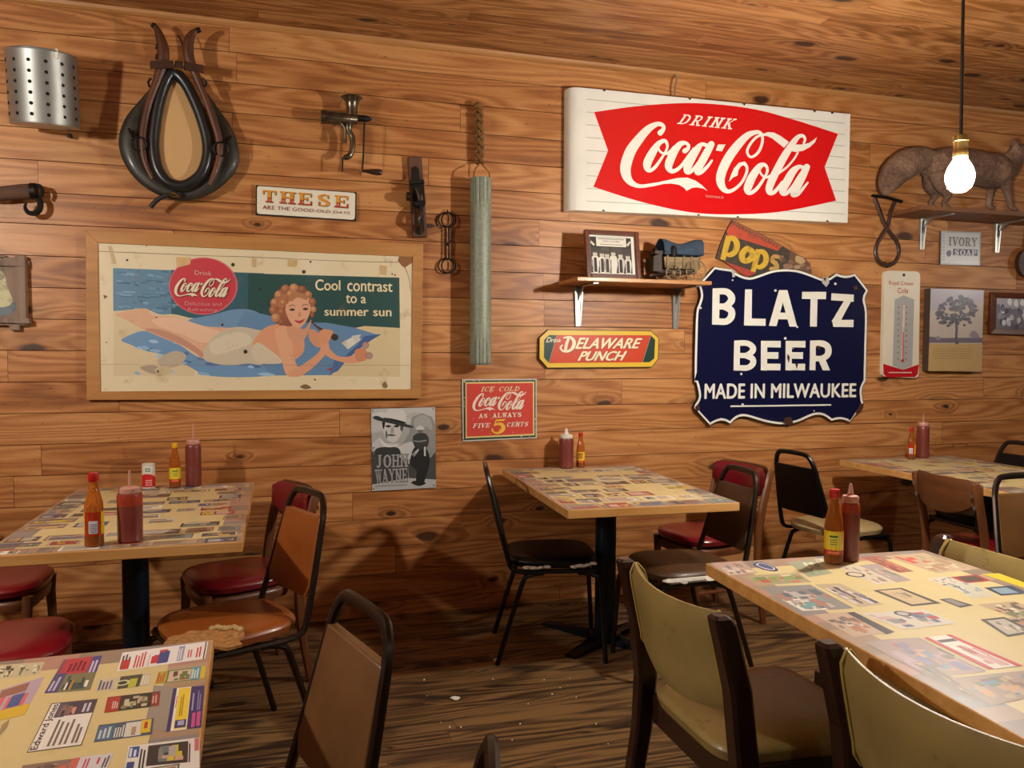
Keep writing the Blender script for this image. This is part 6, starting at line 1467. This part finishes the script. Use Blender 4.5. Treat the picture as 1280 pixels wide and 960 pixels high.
bm = bmesh.new(); h0 = g3(400, 280); lathe(bm, [(56*gp, 0), (55*gp, 60*gp), (62*gp, 120*gp), (85*gp, 165*gp), (110*gp, 182*gp), (104*gp, 186*gp), (70*gp, 150*gp), (30*gp, 100*gp)], h0, 22, cap=False); part('hopper', bm, M['tinned'], t, world=True)
bm = bmesh.new(); P = cr([(370,340,40),(365,390,38),(370,430,30),(400,480,28),(408,560,28),(395,640,28),(365,685,30),(315,695,26)], 5); tube(bm, [W(*Xg(p[0], p[1]), -.085) for p in P], [p[2]*gp for p in P], 10)
tube(bm, [g3(290,350), g3(330,400), g3(330,520)], 18*gp, 8); lathe(bm, [(26*gp, -18*gp), (26*gp, 18*gp)], g3(325,528), 10); part('clamp_arm', bm, M['tinned'], t, world=True)
bm = bmesh.new(); tube(bm, [g3(306,690), g3(305,835)], 9*gp, 8); part('clamp_screw', bm, M['old_iron'], t, world=True)
bm = bmesh.new(); tube(bm, [g3(455,300), g3(520,305), g3(560,308), g3(598,310)], [34*gp, 36*gp, 28*gp, 12*gp], 12); tube(bm, [W(*Xg(*p), -.1) for p in cr([(525,330),(520,480),(515,640),(505,800),(508,825)], 4)], 9*gp, 8); part('crank', bm, M['old_iron'], t, world=True)
bm = bmesh.new(); P = cr([(500,828,14),(545,832,18),(600,838,28),(660,842,34),(695,845,26),(702,846,8)], 4); tube(bm, [W(*Xg(p[0], p[1]), -.105) for p in P], [p[2]*gp for p in P], 10); part('crank_handle', bm, M['dark_wood'], t, world=True)
bm = bmesh.new(); tube(bm, [g3(440,240,.09), W(*Xg(440,230), -.003)], .008, 8); part('wall_peg', bm, M['old_iron'], t, world=True)

# wood plane on a board
t = wall_root('hand_plane', 'old iron hand plane mounted on a narrow dark board left of the hanging tube', 'plane', 522, 297)
Xp = lambda x, y: (480+x/5.336, 180+y/5.336); pp = PXM(0, 522, 240)/5.336
bm = bmesh.new(); slab(bm, [W(*Xp(*p), -.035) for p in ((160,85),(252,84),(290,615),(195,620))], .032); part('plane_board', bm, M['plane_wood'], t, world=True, smooth=False, bevel=.003)
bm = bmesh.new(); slab(bm, [W(*Xp(*p), -.048) for p in ((192,160),(212,145),(232,165),(240,225),(262,260),(280,400),(262,430),(272,580),(245,605),(220,585),(215,430),(190,400),(180,250),(196,225))], .012); part('plane_sole', bm, M['old_iron'], t, world=True, smooth=False, bevel=.002)
bm = bmesh.new(); slab(bm, [W(*Xp(*p), -.11) for p in ((182,240),(268,235),(272,260),(184,265))], .06); slab(bm, [W(*Xp(*p), -.085) for p in ((188,262),(266,258),(280,395),(215,415),(192,385))], .035); part('frog', bm, M['old_iron'], t, world=True, smooth=False, bevel=.003)
bm = bmesh.new(); P = cr([(215,290,14),(238,340,26),(245,380,24)], 4); tube(bm, [W(*Xp(p[0], p[1]), -.11) for p in P], [p[2]*pp for p in P], 10); lathe(bm, [(28*pp, 0), (28*pp, .02)], W(*Xp(150, 350), -.09), 14, 'x'); part('adjuster', bm, M['iron'], t, world=True)
bm = bmesh.new(); P = cr([(225,430),(238,470),(228,520),(240,565)], 4); tube(bm, [W(*Xp(*p), -.05-.05*math.sin(math.pi*i/(len(P)-1))) for i, p in enumerate(P)], 15*pp, 10, flat=1.3); part('tote', bm, M['dark_wood'], t, world=True)
bm = bmesh.new(); lathe(bm, [(20*pp, -.008), (20*pp, 0)], W(*Xp(245, 580), -.05), 14, 'y'); part('bolt', bm, M['iron'], t, world=True)

# snaffle bit
t = wall_root('snaffle_bit', 'thin iron horse bit with double rings hanging left of the tube', 'bit', 560, 342)
for i, (cx_, cy_) in enumerate(((425,505),(424,812))):
    for rx, ry, dx, dd in ((40, 48, 0, .03), (58, 50, -4, .018)):
        bm = bmesh.new(); tube(bm, [W(*Xp(cx_+dx+rx*math.cos(g), cy_+ry*math.sin(g)), -dd-.006*math.sin(g)) for g in [2*math.pi*k_/26 for k_ in range(26)]], .0038, 6, closed=True); part('ring', bm, M['old_iron'], t, world=True)
for y0, y1 in ((552, 665), (668, 765)):
    for dx in (-12, 10):
        bm = bmesh.new(); tube(bm, [W(*Xp(424+dx, y0), -.024), W(*Xp(424+dx*.8, (y0+y1)/2), -.024), W(*Xp(424+dx, y1), -.024)], .0045, 6); part('mouthpiece_bar', bm, M['old_iron'], t, world=True)
bm = bmesh.new(); tube(bm, [W(*Xp(424, 440), -.003), W(*Xp(424, 445), -.03), W(*Xp(424, 455), -.034)], .004, 6); lathe(bm, [(.009, -.008), (.009, .008)], W(*Xp(424, 667), -.024), 10, 'x'); part('joint_and_nail', bm, M['old_iron'], t, world=True)

# hanging galvanised tube with rope
t = wall_root('hanging_tube', 'long grey galvanised tube with ribbed ends hanging from a rope', 'tube', 601, 457)
yT = -.10; c0 = W(599.5, 223, yT); c1 = W(602, 456, yT); R_ = 13.0*PXM(yT, 600, 340); ztop, zbot = c0.z, c1.z; hx_ = (c0.x+c1.x)/2
bm = bmesh.new(); Ht = ztop-zbot; rows = []; seg = 64
for f in [0, .004, .012, .02]+[.03+.02*i for i in range(6)]+[.155]+[.2+.1*i for i in range(6)]+[.85]+[.865+.02*i for i in range(6)]+[.99, 1]:
    rib = 1.0 if (f < .15 or f > .86) else 0.0; r_ = R_*(.93 if f in (0,) else 1.0)*(.96 if f < .01 else 1)
    rows.append([bm.verts.new((hx_+(r_-rib*.004*(1+math.cos(k_*math.pi*.5*2)) )*math.cos(2*math.pi*k_/seg), yT+(r_-rib*(.004 if k_ % 4 == 0 else 0))*math.sin(2*math.pi*k_/seg), zbot+Ht*f)) if False else bm.verts.new((hx_+(r_-rib*(.005 if k_ % 4 == 0 else 0))*math.cos(2*math.pi*k_/seg), yT+(r_-rib*(.005 if k_ % 4 == 0 else 0))*math.sin(2*math.pi*k_/seg), zbot+Ht*f)) for k_ in range(seg)])
for A, B in zip(rows, rows[1:]):
    for k_ in range(seg): bm.faces.new((A[k_], A[(k_+1) % seg], B[(k_+1) % seg], B[k_]))
bm.faces.new(rows[0][::-1]); bm.faces.new(rows[-1]); part('tube_body', bm, M['galv'], t, world=True)
knot = W(600, 203, -.06)
bm = bmesh.new(); tube(bm, [Vector((hx_-R_*.8, yT-.02, ztop-.01)), Vector((hx_-R_*.75, yT-.02, ztop+.03)), knot, Vector((hx_+R_*.7, yT-.02, ztop+.03)), Vector((hx_+R_*.82, yT-.02, ztop-.01))], .0035, 6); part('wire_bail', bm, M['brass'], t, world=True)
bm = bmesh.new(); n_ = 60
for ph in (0, math.pi):
    P = []
    for i in range(n_+1):
        f = i/n_; p = W(598.5+1.5*f, 134+70*f, -.05); P.append(p+Vector((math.cos(f*22+ph)*.014, math.sin(f*22+ph)*.012, 0)))
    tube(bm, P, .011, 8)
ball(bm, W(597.5, 133, -.05), .026, (1, .8, .9)); part('rope', bm, M['rope'], t, world=True)
bm = bmesh.new(); tube(bm, [W(594, 134, -.003), W(594, 134, -.09)], .007, 8); part('nail', bm, M['brass'], t, world=True)

# wooden handled hook at the left edge
t = wall_root('cant_hook', 'wooden handled iron hook on the wall at the left edge', 'hook', 20, 268)
Xh = lambda x, y: (x/3.692, 220+y/3.692)
bm = bmesh.new(); tube(bm, [W(-60, 240, -.06), W(*Xh(0,82), -.06), W(*Xh(100,72), -.06), W(*Xh(150,70), -.06)], [.028, .032, .034, .034], 12); part('handle', bm, wood('old_grey_brown_handle', '6a4a34', '35241a', .8, 1, 'x'), t, world=True)
bm = bmesh.new(); tube(bm, [W(*Xh(142,70), -.06), W(*Xh(168,70), -.06)], .037, 14); tube(bm, [W(*Xh(*p), -.075) for p in cr([(150,42),(185,48),(195,75),(185,95)], 5)], .009, 8); part('ferrule', bm, M['old_iron'], t, world=True)
bm = bmesh.new(); P = cr([(168,90,9),(185,120,12),(182,155,12),(160,172,11),(130,168,9),(116,145,7),(122,122,4)], 5); tube(bm, [W(*Xh(p[0], p[1]), -.06) for p in P], [p[2]*.0011 for p in P], 8); part('hook', bm, M['old_iron'], t, world=True)
bm = bmesh.new(); tube(bm, [W(*Xh(80,70), -.003), W(*Xh(80,64), -.06)], .008, 8); part('wall_nail', bm, M['old_iron'], t, world=True)

# crate end picture at the left edge
t = wall_root('crate_panel', 'weathered grey wooden crate panel with a painted bell shape at the left edge', 'crate', 10, 412)
for pts, d_ in (([(-40,320),(27,322),(32,407),(-40,406)], .03), ([(-42,325),(31,327.5),(31.5,333),(-42,331)], .045), ([(-42,395),(36,398),(36.5,404.5),(-42,402)], .045), ([(18,318.5),(30.5,319.5),(33,405),(21.5,405)], .04), ([(11,407),(24,406.5),(24,412.5),(12,412.5)], .03), ([(-2,318.5),(6,319),(6,323),(-2,322.5)], .03), ([(33,326),(36,326),(36,332),(33,332)], .02)):
    panel('plank', pts, d_, t, M['gray_wood'], .001)
a = wall_art(.0305); a.smooth([(-14,340),(0,338),(6,345),(9,358),(14,370),(15.5,378),(8,383),(-14,384)], 'c4c29a', 1); a.smooth([(-14,384),(8,384),(15,378),(20,380),(16,391),(0,395),(-14,395)], '6a7a80', 1.2); a.smooth([(-4,342),(2,342),(6,347),(0,350)], '94907c', 1.6)
part('painted_bell', a.bm, M['matte'], t, world=True, smooth=False)

# leather loop right of the big sign
t = wall_root('leather_strap', 'dark twisted leather strap loop hanging left of the right shelf', 'strap', 1108, 332)
bm = bmesh.new()
for pts in ([(1094,247),(1100,264),(1106,280),(1112,290),(1121,302),(1124,315),(1119,327),(1109,332)], [(1120,250),(1114,264),(1110,282),(1105,290),(1097,304),(1095,316),(1099,327),(1109,332)]):
    P = cr(pts, 6); tube(bm, [W(*p, -.03) for p in P], .0135, 10, flat=.6, upv=(0, 1, 0))
part('strap_loop', bm, M['leather_brown'], t, world=True)
bm = bmesh.new(); tube(bm, [W(1091,244.5,-.04), W(1110,247,-.04), W(1127,252,-.04)], .013, 10, flat=.7); tube(bm, [W(1108,245,-.003), W(1108,246,-.04)], .006, 6); part('top_bar', bm, M['old_iron'], t, world=True)

# stuffed fox
def P2(x, y, dd=.14): return W(1060+x/4.3636, 100+y/4.3636, -dd)
t = thing('stuffed_fox', 'stuffed grey brown fox with a bushy tail on the right shelf behind the bulb', 'fox', (P2(600, 660).x, -.14, zt2+.0005))
bm = bmesh.new(); fp = PXM(-.14, 1200, 220)/4.3636*.9
def limb(pts, dd=.14):
    P = cr(pts, 5); tube(bm, [P2(p[0], p[1], dd) for p in P], [p[2]*fp for p in P], 14)
limb([(200,610,10),(215,560,50),(262,482,76),(340,430,78),(420,410,56),(470,430,44)])
limb([(430,470,50),(500,450,92),(620,455,98),(720,470,92),(800,480,96),(850,470,70),(880,430,56),(905,400,46)])
limb([(900,410,48),(930,385,56),(965,392,46),(1000,408,24),(1030,418,13),(1042,420,7)])
for dd, pts in ((.10, [(470,480,60),(455,560,40),(478,610,20),(452,650,15),(462,672,14),(490,678,12)]), (.18, [(500,480,60),(520,560,40),(548,610,20),(525,650,15),(535,676,14),(562,681,12)]), (.10, [(780,520,44),(778,580,24),(770,640,16),(775,672,14),(800,680,12)]), (.18, [(850,500,44),(862,570,26),(880,640,16),(890,676,14),(918,684,12)])): limb(pts, dd)
for dd, ex in ((.11, -6), (.17, 8)): limb([(912+ex,370,22),(905+ex,335,17),(900+ex,300,5)], dd)
m_ = bpy.data.meshes.new('fox_tmp'); bm.to_mesh(m_); bm.free(); o_ = bpy.data.objects.new('fox_tmp', m_); COL.objects.link(o_)
r_ = o_.modifiers.new('r', 'REMESH'); r_.mode = 'VOXEL'; r_.voxel_size = .009
s_ = o_.modifiers.new('s', 'SMOOTH'); s_.iterations = 3
dg = bpy.context.evaluated_depsgraph_get(); me = bpy.data.meshes.new_from_object(o_.evaluated_get(dg)); bpy.data.objects.remove(o_)
bm = bmesh.new(); bm.from_mesh(me); bpy.data.meshes.remove(me)
lowest = min(v.co.z for v in bm.verts); bmesh.ops.translate(bm, vec=(0, 0, zt2+.001-lowest), verts=bm.verts[:])
fz = zt2+.001-lowest
fo_ = part('body', bm, M['fur'], t, world=True)
for dd in (.105, .175):
    bm = bmesh.new(); ball(bm, P2(945, 378, dd+.012)+Vector((0, 0, fz)), .008); part('eye', bm, M['hole'], fo_, world=False) if False else part('eye', bm, M['hole'], t, world=True)
bm = bmesh.new(); ball(bm, P2(1042, 420, .14)+Vector((0, 0, fz)), .011); part('nose', bm, M['hole'], t, world=True)

# ================================================================== PENDANT
t = thing('pendant_bulb', 'bare glowing bulb hanging on a black cord at the upper right', 'lamp', (BULB_POS.x, BULB_POS.y, CZ))
bx, by, bz = BULB_POS
bm = bmesh.new(); lathe(bm, [(.001, bz-.058), (.02, bz-.054), (.036, bz-.04), (.0445, bz-.016), (.045, bz+.004), (.039, bz+.026), (.028, bz+.045), (.021, bz+.058), (.018, bz+.064)], (bx, by, 0), 28); part('bulb', bm, M['bulb'], t, world=True)
bm = bmesh.new(); lathe(bm, [(.0185, bz+.06), (.024, bz+.064), (.0245, bz+.078), (.022, bz+.085), (.0225, bz+.115), (.025, bz+.118), (.024, bz+.135), (.01, bz+.142)], (bx, by, 0), 22); part('socket', bm, M['socket'], t, world=True)
bm = bmesh.new(); tube(bm, [(bx, by, bz+.135), (bx-.004, by, bz+.45), (bx-.009, by, CZ-.01)], .0055, 8); part('cord', bm, M['cord'], t, world=True)
bm = bmesh.new(); lathe(bm, [(.05, CZ-.022), (.055, CZ-.012), (.055, CZ-.0005)], (bx-.009, by, 0), 20); part('ceiling_cup', bm, M['cord'], t, world=True)

# ================================================================== FLOOR LITTER
def scrap(label, px, py, r, seed):
    p = G(px, py, 0); rr = random.Random(seed); t = bmesh.new(); n = 9
    vs = [t.verts.new((r*rr.uniform(.6, 1.1)*math.cos(2*math.pi*i/n), r*rr.uniform(.5, .9)*math.sin(2*math.pi*i/n), .004+.006*rr.random())) for i in range(n)]; c = t.verts.new((0, 0, .009))
    for i in range(n): t.faces.new((c, vs[i], vs[(i+1) % n]))
    g = bmesh.ops.extrude_face_region(t, geom=t.faces[:]); bmesh.ops.translate(t, vec=(0, 0, -.003), verts=[v for v in g['geom'] if isinstance(v, bmesh.types.BMVert)])
    bmesh.ops.recalc_face_normals(t, faces=t.faces[:])
    o = part('paper_scrap', t, M['scrap'], smooth=False); lo = min(v.co.z for v in o.data.vertices); o.location = (p.x, p.y, -lo+.0003); tag(o, label, 'litter')
scrap('largest white paper scrap on the dark floor, in front of the middle', 570, 874, .024, 3)
scrap('pale paper scrap on the floor at the edge of the shadow, nearest the wall', 621, 826, .018, 5)
bm = bmesh.new(); rr = random.Random(12)
for px_, py_ in [(616,849),(562,909),(576,909),(534,870),(551,903),(660,880),(700,860),(690,868),(720,872),(650,905),(745,905),(680,850),(712,848),(640,925),(760,930),(530,850)]:
    p = G(px_, py_, 0); s_ = rr.uniform(.002, .0045); hexa(bm, [(p.x-s_, p.y-s_, .0003), (p.x+s_, p.y-s_*.6, .0003), (p.x+s_*.5, p.y+s_, .0003)], [(p.x-s_*.6, p.y-s_*.6, s_), (p.x+s_*.7, p.y-s_*.4, s_), (p.x+s_*.3, p.y+s_*.7, s_)])
o = part('floor_crumbs', bm, M['scrap'], smooth=False); tag(o, 'tiny white crumbs scattered over the dark floor boards', 'litter', None, 'stuff')
